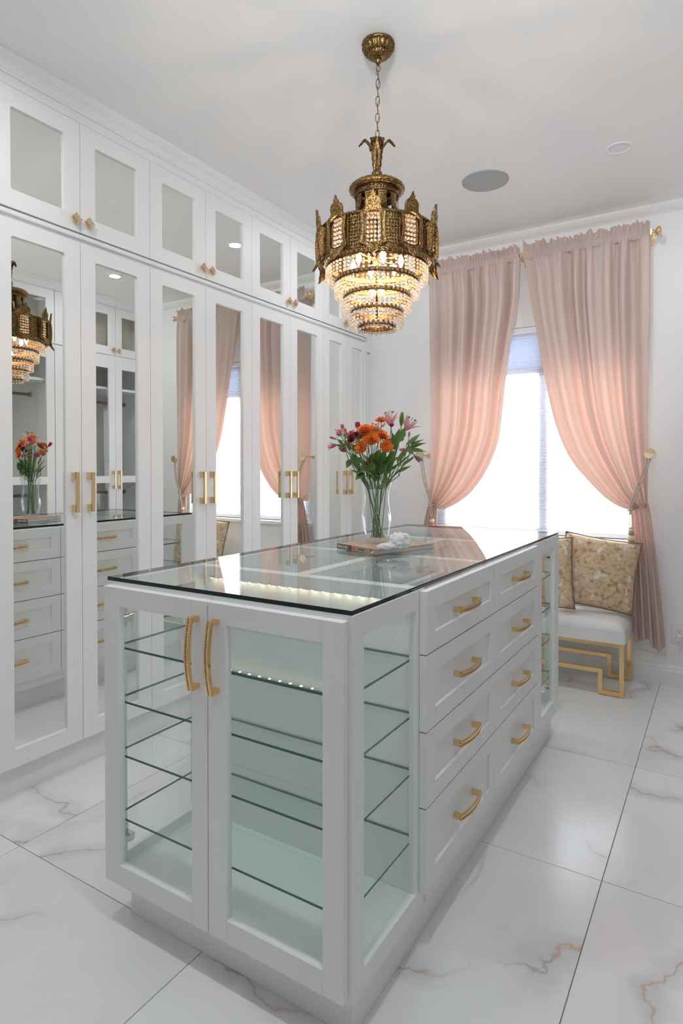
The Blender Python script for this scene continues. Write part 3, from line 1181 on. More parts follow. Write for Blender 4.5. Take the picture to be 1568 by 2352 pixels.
def put_pull(parent, M3, at, length, w_, proj, cache={}):
    key = (length, w_, proj, tuple(round(x, 3) for r_ in M3 for x in r_))
    base = world_loc(parent)
    if key not in cache:
        bm = arched_pull(length, w_, proj)
        for v in bm.verts:
            v.co = M3 @ v.co
        o = obj('handle', bm, [gold, chip_mat])
        cache[key] = o
    else:
        o = cache[key].copy()
        CO.objects.link(o)
    o.parent = parent
    o.location = Vector(at) - base
    return o


R3_FRONT_V = Matrix(((0, 0, 1), (0, -1, 0), (1, 0, 0)))     # u -> z, d -> -y
R3_BACK_V = Matrix(((0, 0, 1), (0, 1, 0), (1, 0, 0)))
R3_RIGHT_H = Matrix(((0, 1, 0), (1, 0, 0), (0, 0, 1)))      # u -> y, d -> +x
R3_LEFT_H = Matrix(((0, -1, 0), (1, 0, 0), (0, 0, 1)))

# end doors
for end in (0, 1):
    M = M_FRONT if end == 0 else M_BACK
    f = -(IY0 - 0.020) if end == 0 else IY1 + 0.020
    for (u0, u1, side) in ((-1.389, -1.018, -1), (-1.0155, -0.6445, 1)):
        bm = bmesh.new()
        frame4(bm, M, u0, u1, 0.111, 0.892, f - 0.0195, f, 0.059 if side < 0 else 0.057, 0.051, 0.055, 0.050, 0.0015)
        d = obj('door', bm, white_paint, island)
        bm = bmesh.new()
        cbox(bm, u0 + 0.0575, u1 - 0.0512, f - 0.014, f - 0.010, 0.1662, 0.8418, 0, 0, M)
        obj('glass_pane', bm, pane_glass, d)
        hu = -1.048 if side < 0 else -0.986
        yy = -f if end == 0 else f
        put_pull(d, R3_FRONT_V if end == 0 else R3_BACK_V, (hu, yy, 0.770), 0.172, 0.0155, 0.024)

# drawers on both long sides
DZ = (0.147, 0.360, 0.549, 0.741, 0.901)
DY = (1.381, 1.918, 2.449)
for side in (1, -1):
    M = M_RIGHT.copy() if side < 0 else M_LEFT
    f = (IX1 + 0.020) if side > 0 else -(IX0 - 0.020)
    for c in range(2):
        for r_ in range(4):
            u0, u1 = DY[c] + 0.0015, DY[c + 1] - 0.0015
            z0, z1 = DZ[r_] + 0.0018, DZ[r_ + 1] - 0.0018
            if c == 0: u0 = DY[0] + 0.001
            lo_ = 0.048
            bm = bmesh.new()
            frame4(bm, M, u0, u1, z0, z1, f - 0.0195, f, 0.055, 0.050, lo_, lo_, 0.001)
            cbox(bm, u0 + 0.05, u1 - 0.045, f - 0.017, f - 0.0075, z0 + lo_ - 0.004, z1 - lo_ + 0.004, 0, 0, M)
            d = obj('drawer', bm, white_paint, island)
            ym = (1.585 + 1.722) / 2 + 0.004 if c == 0 else (2.125 + 2.262) / 2 + 0.006
            put_pull(d, R3_RIGHT_H if side > 0 else R3_LEFT_H, (IX1 + 0.020 - 0.0075 if side > 0 else IX0 - 0.020 + 0.0075, ym, (z0 + z1) / 2 - 0.004), 0.156, 0.0155, 0.024)
# open top trays of the drawers under the glass
bm = bmesh.new()
for (y0, y1) in ((1.43, 1.893), (1.943, 2.425)):
    for (x0, x1) in ((IX0 + 0.025, ICX - 0.023), (ICX + 0.023, IX1 - 0.025)):
        cbox(bm, x0, x1, y0, y1, 0.7605, 0.766)
obj('tray_liner', bm, grey_liner, island)

# glass top
bm = bmesh.new()
glass_slab(bm, -1.398, -0.636, 1.062, 2.892, 0.9025, 0.9125)
gt = obj('countertop', bm, [top_glass, top_edge], None, 'large clear glass slab lying on top of the white island', 'glass top')
root_at(gt, (ICX, 1.978, 0.9025))

# ------------------------------------------------------------------ book, vase, quartz
BA, BB, BC = Vector((-1.185, 1.878)), Vector((-0.978, 1.803)), Vector((-0.861, 2.045))
ux = (BB - BA).normalized()
uy = Vector((-ux.y, ux.x))
BW, BL = (BB - BA).length + 0.002, 0.268
z0 = 0.9127
MB = Matrix(((ux.x, uy.x, 0, BA.x), (ux.y, uy.y, 0, BA.y), (0, 0, 1, z0), (0, 0, 0, 1)))
book = thing('book', (BA.x, BA.y, z0), 'large sand-coloured hardback book with BEACHES on its spine, under the vase', 'book')
bm = bmesh.new()
cbox(bm, 0.0, BW, 0.0, BL, 0.0, 0.0022, 0.0004, 0, MB)
cbox(bm, 0.0, BW, 0.0, BL, 0.0158, 0.018, 0.0004, 0, MB)
obj('cover', bm, cover_mat, book)
bm = bmesh.new()
cbox(bm, 0.0, BW, -0.0015, 0.0, 0.0, 0.018, 0.0004, 0, MB)
obj('spine', bm, spine_mat, book)
bm = bmesh.new()
cbox(bm, 0.0, 0.082, -0.0020, -0.0016, 0.0003, 0.0177, 0, 0, MB)
obj('spine_block', bm, spine_dark, book)
bm = bmesh.new()
cbox(bm, 0.003, BW - 0.004, 0.002, BL - 0.004, 0.0022, 0.0158, 0, 0, MB)
obj('page_block', bm, page_mat, book)


def text_obj(txt, size, M, mat_, parent, name='lettering', ext=0.0002):
    cu = bpy.data.curves.new(name, 'FONT')
    cu.body = txt
    cu.size = size
    cu.extrude = ext
    cu.resolution_u = 2
    tmp = bpy.data.objects.new(name, cu)
    CO.objects.link(tmp)
    bpy.context.view_layer.update()
    me = bpy.data.meshes.new_from_object(tmp)
    bpy.data.objects.remove(tmp)
    me.transform(M)
    base = world_loc(parent)
    me.transform(Matrix.Translation(-base))
    me.materials.append(mat_)
    o = bpy.data.objects.new(name, me)
    o.parent = parent
    CO.objects.link(o)
    return o


def spine_text(txt, size, u, zz, m):
    MT = MB @ Matrix.Translation((u, -0.0023, zz)) @ Matrix.Rotation(PI / 2, 4, 'X')
    return text_obj(txt, size, MT, m, book)


spine_text('BEACHES', 0.0138, 0.006, 0.0042, ink_white)
spine_text('GRAY MALIN', 0.0060, 0.118, 0.0068, ink_dark)
bm = bmesh.new()
lathe(bm, [(0.0055, 0), (0.0055, 0.0006)], 14, MB @ Matrix.Translation((0.093, -0.0016, 0.009)) @ Matrix.Rotation(PI / 2, 4, 'X'))
obj('red_dot', bm, ink_red, book)
bm = bmesh.new()
lathe(bm, [(0.0042, 0), (0.0042, 0.0006)], 14, MB @ Matrix.Translation((0.188, -0.0016, 0.010)) @ Matrix.Rotation(PI / 2, 4, 'X'))
lathe(bm, [(0.0036, 0), (0.0036, 0.0006)], 12, MB @ Matrix.Translation((0.192, -0.0019, 0.0065)) @ Matrix.Rotation(PI / 2, 4, 'X'), 1)
obj('spine_emblem', bm, [ink_dark, ink_white], book)

VX, VY, VZ = -1.070, 1.962, 0.9312
VS = 1.057
vase = thing('vase', (VX, VY, VZ), 'clear fluted glass vase holding the mixed bouquet on the book', 'vase')
bm = bmesh.new()
prof_o = [(0.036, 0.0), (0.038, 0.004), (0.0375, 0.012), (0.044, 0.04), (0.0485, 0.075), (0.046, 0.105), (0.0405, 0.14), (0.0405, 0.165), (0.0455, 0.188), (0.0505, 0.204), (0.051, 0.207)]
prof_i = [(0.0490, 0.207), (0.0475, 0.200), (0.0430, 0.186), (0.0378, 0.165), (0.0378, 0.14), (0.0432, 0.105), (0.0457, 0.075), (0.0412, 0.04), (0.034, 0.016), (0.001, 0.012)]
lathe(bm, [(r_ * VS, z * VS) for r_, z in prof_o + prof_i], 48, Matrix.Translation((VX, VY, VZ)), rfun=lambda a, z: 1 + 0.035 * math.cos(8 * a + 20 * z) * min(1, z / 0.03) * (1 if z < 0.19 else 0.4), cap=True)
obj('glass_body', bm, vase_thin, vase)

quartz = thing('quartz_cluster', (-0.968, 1.80, VZ), 'white rough quartz lump lying on the book in front of the vase', 'ornament')
CR = Vector((0.849, 0.528, 0))      # camera-right direction on the ground
CF = Vector((-0.528, 0.849, 0))     # viewing direction on the ground
qc = Vector((-0.922, 1.852, VZ))
bm = bmesh.new()
res = bmesh.ops.create_icosphere(bm, subdivisions=3, radius=1)
for v in res['verts']:
    p = v.co.copy()
    d = 1 + 0.34 * noise.noise(p * 1.7 + Vector((3, 1, 2))) + 0.22 * noise.noise(p * 3.2)
    q = (0.0335 * p.x * d, 0.022 * p.y * d, max(-0.72, p.z) * 0.031 * d)
    v.co = qc + CR * q[0] + CF * q[1] + Vector((0, 0, 0.0235 + q[2]))
zmin = min(v.co.z for v in bm.verts)
for v in bm.verts: v.co.z += VZ + 0.0003 - zmin
obj('lump', bm, rock_mat, quartz)
bm = bmesh.new()
res = bmesh.ops.create_icosphere(bm, subdivisions=3, radius=1)
for v in res['verts']:
    p = v.co.copy()
    d = 1 + 0.3 * noise.noise(p * 2.1 + Vector((9, 1, 2)))
    v.co = qc + CR * (-0.046 + 0.030 * p.x * d) + CF * (-0.020 + 0.012 * p.y * d) + Vector((0, 0, 0.012 + 0.011 * p.z * d))
zmin = min(v.co.z for v in bm.verts)
for v in bm.verts: v.co.z += VZ + 0.0003 - zmin
obj('shard', bm, rock_mat, quartz)

# ------------------------------------------------------------------ flowers
def fp(s, h, t=0.0):
    """point relative to the vase centre: s to the right, h above the vase rim, t away from the camera"""
    return Vector((VX, VY, VZ + (0.207 + h) * VS)) + CR * s * VS + CF * t * VS


def petal(bm, base, d, up, L, W, curl=0.3, mi=0, n=4, cup=0.25, tip=0.05, leafy=False):
    """pointed petal from base along direction d; up is its upper side"""
    d = d.normalized()
    sd = d.cross(up).normalized()
    up = sd.cross(d).normalized()
    prev = None
    for i in range(n + 1):
        t = i / n
        w_ = W * (math.sin(PI * t ** 0.78) * (1 - 0.25 * t) + 0.03 if leafy else math.sin(PI * (0.10 + 0.86 * t)) ** 0.75)
        c = base + d * L * t * (1 - 0.12 * abs(curl) * t) + up * L * curl * t * t
        if i == n:
            w_ = W * tip
        row = [bm.verts.new(c - sd * w_ + up * cup * w_), bm.verts.new(c), bm.verts.new(c + sd * w_ + up * cup * w_)]
        if prev:
            for k in (0, 1):
                f = bm.faces.new((prev[k], prev[k + 1], row[k + 1], row[k]))
                f.smooth = True
                f.material_index = mi
        prev = row


def basis(d):
    d = d.normalized()
    a = d.cross(Vector((0, 0, 1)))
    if a.length < 1e-3: a = Vector((1, 0, 0))
    a.normalize()
    return d, a, d.cross(a)


def stem_path(top, d, seed, start=0.0):
    rr = random.Random(seed * 7 + 1)
    a = rr.uniform(0, 2 * PI)
    q = rr.uniform(0.35, 1.0)
    foot = Vector((VX, VY, VZ + 0.018)) + Vector((math.cos(a) * 0.030 * q, math.sin(a) * 0.030 * q, 0))
    side = top - Vector((VX, VY, 0))
    side.z = 0
    nk = side * 0.24 + Vector((rr.uniform(-0.012, 0.012), rr.uniform(-0.012, 0.012), 0))
    if nk.length > 0.035: nk = nk.normalized() * 0.035
    neck = Vector((VX, VY, VZ + 0.200)) + nk
    pre = top - d.normalized() * min(0.05, (top - neck).length * 0.35)
    if start > 0:
        foot = foot.lerp(neck, start)
    pts = [foot, foot.lerp(neck, 0.5) + Vector((0, 0, 0.001)), neck]
    for i in range(1, 5):
        t = i / 5
        pts.append(neck.lerp(pre, t))
    pts += [pre, top]
    return pts


FLOWER_N = [0]


def flower(name, label, cat, top, d, build, seed, sr=0.0014, group=None, leaves=()):
    t = thing(name, Vector((VX, VY, VZ + 0.016)), label, cat, group)
    bm = bmesh.new()
    pts = stem_path(top, d, seed, 0 if seed % 2 else 0.97)
    tube(bm, pts, sr, 6)
    obj('stem', bm, stem_mat, t)
    for (nm, m, fn_) in build:
        bm = bmesh.new()
        fn_(bm, top, d)
        obj(nm, bm, m, t, recalc=False)
    for lf in leaves:
        bm = bmesh.new()
        b0 = pts[2].lerp(pts[5], lf[0])
        petal(bm, b0, lf[1], Vector((0, 0, 1)), lf[2], lf[3], lf[4], n=6)
        obj('leaf', bm, leaf_mat, t, recalc=False)
    return t


def mum(r, layers, m):
    def fn_(bm, c, d):
        d, a, b = basis(d)
        rr = random.Random(int(c.x * 1e5))
        for li in range(layers):
            tt = li / max(1, layers - 1)
            el = 0.05 + 1.30 * tt
            n = int(19 - 8 * tt)
            for i in range(n):
                an = 2 * PI * (i + 0.5 * (li % 2)) / n + rr.uniform(-0.08, 0.08)
                rad = a * math.cos(an) + b * math.sin(an)
                dd = rad * math.cos(el) + d * math.sin(el)
                petal(bm, c + d * 0.002 * li, dd, d, r * (1 - 0.50 * tt) * rr.uniform(0.86, 1.06), r * 0.135, 0.30 - 0.55 * tt, n=4, cup=0.45, tip=0.50)
    return [('bloom', m, fn_)]


def carnation(r, m):
    def fn_(bm, c, d):
        d, a, b = basis(d)
        rr = random.Random(int(c.x * 1e5) + 3)
        for li in range(5):
            tt = li / 4
            n = 10 - li
            for i in range(n):
                an = 2 * PI * i / n + rr.uniform(-0.3, 0.3)
                rad = a * math.cos(an) + b * math.sin(an)
                dd = rad * math.cos(0.15 + 1.2 * tt) + d * math.sin(0.15 + 1.2 * tt)
                petal(bm, c - d * 0.003, dd, d, r * rr.uniform(0.85, 1.1), r * 0.42, rr.uniform(-0.1, 0.3), n=4, cup=rr.uniform(-0.3, 0.5))
    return [('bloom', m, fn_)]


def lily(L):
    def fn_(bm, c, d):
        d, a, b = basis(d)
        for i in range(6):
            an = 2 * PI * i / 6 + 0.3
            rad = a * math.cos(an) + b * math.sin(an)
            dd = rad * 0.52 + d * 0.86
            petal(bm, c, dd, -rad * 0.86 + d * 0.52, L * (1.0 if i % 2 else 0.92), L * (0.19 if i % 2 else 0.13), -0.26, n=9, cup=0.35, leafy=True)

    def st(bm, c, d):
        d, a, b = basis(d)
        for i in range(6):
            an = 2 * PI * i / 6 + 0.8
            rad = a * math.cos(an) + b * math.sin(an)
            e = c + d * L * 0.78 + rad * L * 0.22
            tube(bm, [c, c + d * L * 0.45 + rad * L * 0.06, e], 0.0005, 4)
            tube(bm, [e - rad * 0.005, e + rad * 0.005], 0.0013, 5)
    return [('bloom', lily_mat, fn_), ('stamens', stamen_mat, st)]


def bud(L, m, wr=0.16, n=5, open_=0.16):
    def fn_(bm, c, d):
        d, a, b = basis(d)
        for i in range(n):
            an = 2 * PI * i / n
            rad = a * math.cos(an) + b * math.sin(an)
            petal(bm, c + rad * L * 0.03, d + rad * open_, -rad, L, L * wr, -0.06, n=6, cup=0.5)
    return [('bloom', m, fn_)]


def button(r, m):
    def fn_(bm, c, d):
        ico(bm, c, r, 2)
    return [('bloom', m, fn_)]


def berries(offs, m=berry_mat):
    def fn_(bm, c, d):
        for o in offs:
            p = c + CR * o[0] + Vector((0, 0, o[1])) + CF * o[2]
            ico(bm, p, 0.0040, 2, 0, 1.1)

    def tw(bm, c, d):
        for o in offs:
            p = c + CR * o[0] + Vector((0, 0, o[1])) + CF * o[2]
            tube(bm, [c - d.normalized() * 0.02, (c + p) / 2 - d.normalized() * 0.004, p], 0.0007, 4)
    return [('berries', m, fn_), ('twigs', stem_mat, tw)]


V = lambda s, h, t=0.0: (CR * s + Vector((0, 0, h)) + CF * t)
mums = [
    ('orange', 0.0285, 5, orange_mat, (-0.040, 0.171, -0.030), (-0.25, 0.9, -0.5), 'largest orange chrysanthemum at the left of the orange cluster'),
    ('orange', 0.0240, 4, orange_mat, (-0.020, 0.178, 0.010), (0.0, 1, -0.2), 'orange chrysanthemum at the top back of the orange cluster'),
    ('orange', 0.0275, 4, orange_mat, (-0.021, 0.145, -0.045), (-0.05, 0.55, -0.9), 'orange chrysanthemum facing forward at the centre of the bouquet'),
    ('orange', 0.0240, 4, orange_mat, (0.013, 0.155, -0.030), (0.3, 0.75, -0.6), 'orange chrysanthemum at the right of the orange cluster'),
    ('orange', 0.0230, 3, orange_mat, (-0.052, 0.119, -0.045), (-0.4, 0.25, -0.9), 'low orange chrysanthemum at the lower left of the cluster'),
    ('orange', 0.0230, 3, orange_mat, (0.028, 0.122, -0.045), (0.15, 0.2, -1.0), 'low orange chrysanthemum at the lower right under a dark red bloom'),
    ('orange', 0.0220, 3, orange_mat, (0.016, 0.208, 0.010), (0.0, 1, 0.1), 'spiky orange chrysanthemum standing above the peach berries'),
    ('rust', 0.0240, 4, rust_mat, (-0.050, 0.160, 0.045), (-0.4, 0.7, 0.6), 'rust chrysanthemum at the back of the bouquet, seen in the mirror'),
    ('rust', 0.0230, 4, rust_mat, (0.000, 0.165, 0.060), (0.1, 0.7, 0.7), 'second rust chrysanthemum at the back of the bouquet, beside the magenta bloom'),
    ('rust', 0.0200, 3, orange_mat, (0.060, 0.130, 0.050), (0.6, 0.5, 0.5), 'orange chrysanthemum low at the back right of the bouquet, behind the leaves'),
]
for i, (_, r_, la, m_, p, d, lab) in enumerate(mums):
    flower('chrysanthemum', lab, 'flower', fp(*p), V(*d), mum(r_ * 1.28, la + 1, m_), 10 + i, group='chrysanthemums in the vase')
flower('lily', 'open pink lily at the top of the bouquet, left of the green bud', 'flower', fp(0.048, 0.190, -0.01), V(-0.12, 1, 0.1), lily(0.070), 31, 0.002, 'pink lilies')
flower('lily', 'open pink lily at the right of the green bud, tips towards the curtain', 'flower', fp(0.098, 0.176, 0.0), V(0.50, 0.9, 0.1), lily(0.068), 32, 0.002, 'pink lilies')
flower('lily_bud', 'closed green lily bud between the two pink lilies', 'flower bud', fp(0.083, 0.195, -0.01), V(0.08, 1, 0), bud(0.050, leaf_light, 0.17, 6, 0.03), 33, 0.002)
flower('carnation', 'hot pink carnation at the left of the orange cluster', 'flower', fp(-0.085, 0.165, -0.02), V(-0.4, 0.6, -0.6), carnation(0.0175, hotpink_mat), 34)
flower('rose', 'magenta rose standing above the hot pink carnation', 'flower', fp(-0.064, 0.186, 0.0), V(-0.1, 1, -0.1), bud(0.026, magenta_mat, 0.38, 7, 0.30), 35)
flower('carnation', 'dark red carnation below the hot pink one', 'flower', fp(-0.088, 0.148, -0.03), V(-0.4, 0.3, -0.9), carnation(0.0165, dred_mat), 36)
flower('carnation', 'small dark red carnation touching the large orange chrysanthemum', 'flower', fp(-0.071, 0.164, -0.045), V(-0.2, 0.5, -0.9), carnation(0.012, dred_mat), 37)
flower('carnation', 'dark red carnation behind the low right orange chrysanthemum', 'flower', fp(0.036, 0.143, -0.018), V(0.2, 0.5, -0.8), carnation(0.013, dred_mat), 38)
flower('button_flower', 'dark red round button flower in front of the left lily', 'flower', fp(0.048, 0.196, -0.045), V(0.1, 1, -0.4), button(0.0082, dred_mat), 39)
flower('button_flower', 'dark red round button flower low among the leaves above the vase', 'flower', fp(-0.036, 0.067, -0.055), V(-0.3, 0.4, -0.9), button(0.0085, dred_mat), 40)
flower('carnation', 'pale pink ruffled carnation at the far left of the bouquet', 'flower', fp(-0.127, 0.170, -0.01), V(-0.3, 0.5, -0.7), carnation(0.0175, pale_mat), 41)
flower('alstroemeria', 'pink lily-like bloom drooping at the lower left tip of the bouquet', 'flower', fp(-0.140, 0.128, 0.0), V(-1, -0.25, -0.1), bud(0.032, alst_mat, 0.20, 6, 0.28), 42, group='alstroemerias')
flower('alstroemeria', 'closed pink alstroemeria bud at the leftmost tip', 'flower', fp(-0.145, 0.152, 0.01), V(-1, 0.3, 0), bud(0.020, alst_mat, 0.24, 5, 0.05), 43, group='alstroemerias')
flower('alstroemeria', 'pink alstroemeria bloom above the pale pink carnation', 'flower', fp(-0.115, 0.180, 0.02), V(-0.2, 1, 0), bud(0.026, alst_mat, 0.26, 6, 0.3), 44, group='alstroemerias')
flower('alstroemeria', 'pink alstroemeria bud right of the pale pink carnation', 'flower', fp(-0.107, 0.168, 0.0), V(0.0, 1, 0), bud(0.020, alst_mat, 0.24, 5, 0.08), 45, group='alstroemerias')
flower('alstroemeria', 'pink alstroemeria lying sideways right of the dark leaves', 'flower', fp(0.096, 0.112, -0.04), V(-1, 0, -0.1), bud(0.024, alst_mat, 0.26, 6, 0.14), 46, group='alstroemerias')
flower('alstroemeria', 'pink alstroemeria hanging down in front of the tieback cord', 'flower', fp(0.130, 0.092, -0.01), V(0.6, -0.7, -0.1), bud(0.030, alst_mat, 0.22, 6, 0.16), 47, group='alstroemerias')
flower('alstroemeria', 'small pale pink alstroemeria under the right lily', 'flower', fp(0.113, 0.158, 0.02), V(0.1, 1, 0), bud(0.020, pale_mat, 0.22, 5, 0.1), 48, group='alstroemerias')
flower('alstroemeria', 'magenta alstroemeria bloom at the back of the bouquet', 'flower', fp(-0.020, 0.165, 0.085), V(-0.2, 0.8, 0.6), bud(0.030, magenta_mat, 0.28, 7, 0.3), 49, group='alstroemerias')
flower('alstroemeria', 'pink alstroemeria bloom at the back left side of the bouquet', 'flower', fp(-0.080, 0.130, 0.060), V(-0.6, 0.4, 0.6), bud(0.032, lily_mat, 0.26, 7, 0.3), 50, group='alstroemerias')
flower('rose', 'hot pink rose at the back of the bouquet, seen in the mirror', 'flower', fp(-0.105, 0.110, 0.03), V(-0.8, 0.6, 0.4), bud(0.032, hotpink_mat, 0.40, 8, 0.25), 51)
bo = [(-0.022, 0.006, -0.01), (-0.010, 0.002, -0.02), (0.006, -0.012, -0.02), (-0.014, -0.008, -0.015), (0.018, 0.0, -0.01), (0.014, -0.004, 0.0), (0.0, 0.006, 0.005), (-0.004, -0.004, -0.025), (0.022, 0.006, 0.01)]
flower('berry_sprig', 'sprig of peach berries below the spiky orange flower', 'berries', fp(0.005, 0.196, -0.02), V(0.05, 1, -0.1), berries(bo), 60)
flower('berry_sprig', 'sprig of peach berries around the pale pink carnation', 'berries', fp(-0.125, 0.172, 0.0), V(-0.7, 0.6, 0), berries([(-0.016, 0.010, 0), (-0.020, -0.022, 0), (0.018, -0.004, -0.01), (0.010, 0.010, 0.0)]), 61)
flower('berry_sprig', 'sprig of peach berries at the back of the bouquet', 'berries', fp(-0.07, 0.15, 0.07), V(-0.4, 0.8, 0.5), berries([(-0.012, 0.006, 0), (-0.010, -0.012, 0), (0.008, -0.004, 0.01), (0.0, 0.010, 0.0), (0.012, 0.004, 0.0)]), 62)


def leaf_sprig(lab, pts, seed, m=leaf_mat, group='leaf sprigs'):
    """pts: list of (base(s,h,t), tip(s,h,t), width, curl)"""
    b_last = fp(*pts[0][0])
    t = thing('leaf_sprig', Vector((VX, VY, VZ + 0.016)), lab, 'leaves', group)
    bm = bmesh.new()
    p = stem_path(b_last, V(pts[0][0][0] * 3, 1), seed, 0.97)
    tube(bm, p, 0.0016, 6)
    for q in pts[1:]:
        e = fp(*q[0])
        near = min(p[2:], key=lambda a: (a - e).length)
        tube(bm, [near, near.lerp(e, 0.5) + Vector((0, 0, 0.004)), e], 0.0012, 5)
    obj('stem', bm, stem_mat, t)
    for (a, b, w_, c) in pts:
        A, B = fp(*a), fp(*b)
        w_ *= 1.15
        bm = bmesh.new()
        d = B - A
        upv = Vector((0, 0, 1)) if abs(d.normalized().z) < 0.8 else -CF
        tip = d - upv * d.length * c * 0.6
        petal(bm, A, tip, upv - CF * 0.6, d.length, w_, c, n=9, cup=0.35, leafy=True)
        obj('leaf', bm, m, t, recalc=False)
    return t


leaf_sprig('broad green leaves reaching right under the right lily', [
    ((0.110, 0.130, 0), (0.150, 0.166, 0.0), 0.012, 0.10), ((0.100, 0.128, 0), (0.139, 0.154, -0.01), 0.011, 0.10), ((0.112, 0.118, 0), (0.159, 0.150, -0.02), 0.011, -0.15),
    ((0.114, 0.114, -0.01), (0.167, 0.138, -0.02), 0.011, -0.15)], 70)
leaf_sprig('narrow green leaves at the far right, overlapping the round holdback', [
    ((0.116, 0.112, -0.01), (0.160, 0.110, -0.02), 0.010, 0.1), ((0.118, 0.106, -0.01), (0.170, 0.106, -0.03), 0.007, -0.1), ((0.130, 0.088, -0.01), (0.158, 0.072, -0.02), 0.009, 0.1), ((0.104, 0.125, -0.02), (0.118, 0.095, -0.03), 0.010, 0.1)], 71)
leaf_sprig('green leaves fanning low to the right above the vase rim', [
    ((0.085, 0.058, -0.01), (0.133, 0.088, -0.02), 0.010, 0.15), ((0.066, 0.034, -0.02), (0.118, 0.056, -0.02), 0.011, 0.15), ((0.060, 0.050, 0.0), (0.125, 0.102, 0.0), 0.006, 0.1), ((0.070, 0.070, 0.01), (0.108, 0.125, 0.01), 0.008, 0.1)], 72)
leaf_sprig('tall dark leaves below the green lily bud', [
    ((0.058, 0.112, -0.03), (0.052, 0.168, -0.04), 0.013, 0.05), ((0.080, 0.150, -0.02), (0.094, 0.188, -0.02), 0.012, 0.05), ((0.066, 0.128, 0), (0.078, 0.186, 0.0), 0.013, 0.05), ((0.048, 0.062, -0.02), (0.050, 0.118, -0.03), 0.013, 0.05), ((0.078, 0.140, -0.03), (0.086, 0.165, -0.03), 0.010, 0.0)], 73)
leaf_sprig('long green leaf hanging at the left above the vase', [
    ((-0.084, 0.100, -0.02), (-0.062, 0.038, -0.03), 0.014, 0.1), ((-0.090, 0.080, -0.01), (-0.104, 0.050, -0.01), 0.010, 0.1)], 74)
leaf_sprig('broad leaf curling over the left side of the vase rim', [
    ((-0.044, 0.034, -0.03), (-0.073, 0.008, -0.03), 0.015, 0.2), ((-0.050, 0.050, -0.03), (-0.070, 0.026, -0.03), 0.011, 0.1)], 75)
leaf_sprig('rounded green leaves at the centre left below the orange flowers', [
    ((-0.032, 0.040, -0.05), (-0.052, 0.078, -0.06), 0.016, 0.1), ((-0.058, 0.086, -0.03), (-0.072, 0.062, -0.03), 0.013, 0.1), ((-0.020, 0.040, -0.04), (-0.018, 0.075, -0.05), 0.014, 0.1), ((-0.080, 0.130, -0.01), (-0.066, 0.096, -0.02), 0.010, 0.0)], 76)
leaf_sprig('green leaves along the left stems towards the drooping pink bloom', [
    ((-0.110, 0.120, 0), (-0.166, 0.136, 0), 0.006, 0.1), ((-0.100, 0.136, 0), (-0.130, 0.108, 0.0), 0.008, 0.1), ((-0.098, 0.150, 0), (-0.112, 0.186, 0.01), 0.007, 0.0), ((-0.115, 0.128, 0), (-0.136, 0.150, 0.01), 0.007, 0.0), ((-0.088, 0.110, 0.0), (-0.110, 0.150, 0.01), 0.007, 0.0)], 77)
leaf_sprig('pale leaf pointing down inside the right side of the vase rim', [
    ((0.034, 0.028, -0.02), (0.014, -0.028, -0.03), 0.009, 0.0), ((0.036, 0.030, -0.02), (0.052, 0.070, -0.02), 0.008, 0.1)], 78, leaf_light)
rl = random.Random(5)
for g, nm in enumerate(('dark green foliage filling the centre front above the rim', 'dark green foliage filling the centre right above the rim', 'dark green foliage filling the centre left above the rim', 'dark green foliage at the back of the bouquet')):
    L = []
    for k in range(11):
        s0 = rl.uniform(-0.045, 0.045) + (0.018 if g == 1 else -0.018 if g == 2 else 0)
        t0 = rl.uniform(-0.045, 0.0) if g < 3 else rl.uniform(0.01, 0.07)
        h0 = rl.uniform(0.006, 0.075)
        L.append(((s0 * 0.7, h0, t0 * 0.8), (s0 * 1.3 + rl.uniform(-0.02, 0.02), h0 + rl.uniform(0.02, 0.045), t0 * 1.3), rl.uniform(0.007, 0.013), rl.uniform(0, 0.25)))
    leaf_sprig(nm, L, 80 + g)

# ------------------------------------------------------------------ chandelier
HX, HY = -1.019, 1.877
chand = thing('chandelier', (HX, HY, HC), 'antique brass crown chandelier with tiers of lit crystal beads, hanging on a chain', 'chandelier')
TC = Matrix.Translation((HX, HY, 0))
HXB, HYB = HX - 0.0035, HY - 0.002
TBm = Matrix.Translation((HXB, HYB, 0))


def scallop(n, a_):
    return lambda an, z: 1 + a_ * abs(math.cos(n * an / 2))


bm = bmesh.new()
lathe(bm, [(0.050, HC), (0.056, HC - 0.004), (0.056, HC - 0.009), (0.051, HC - 0.014)], 40, TC)
lathe(bm, [(0.052, HC - 0.012), (0.050, HC - 0.022), (0.043, HC - 0.036), (0.036, HC - 0.040)], 72, TC, rfun=lambda an, z: 1 + 0.11 * abs(math.cos(9 * an)))
lathe(bm, [(0.038, HC - 0.038), (0.030, HC - 0.048), (0.018, HC - 0.056), (0.010, HC - 0.058)], 72, TC, rfun=lambda an, z: 1 + 0.12 * abs(math.cos(12 * an)))
lathe(bm, [(0.012, HC - 0.056), (0.012, HC - 0.064), (0.008, HC - 0.070), (0.005, HC - 0.076)], 20, TC)
obj('canopy', bm, brass, chand)


def link_pts(c, h, w_, ang):
    pts = []
    for i in range(20):
        a = 2 * PI * i / 20
        x = w_ * math.cos(a)
        z = h * math.copysign(abs(math.sin(a)) ** 0.8, math.sin(a))
        pts.append((c[0] + x * math.cos(ang), c[1] + x * math.sin(ang), c[2] + z))
    return pts


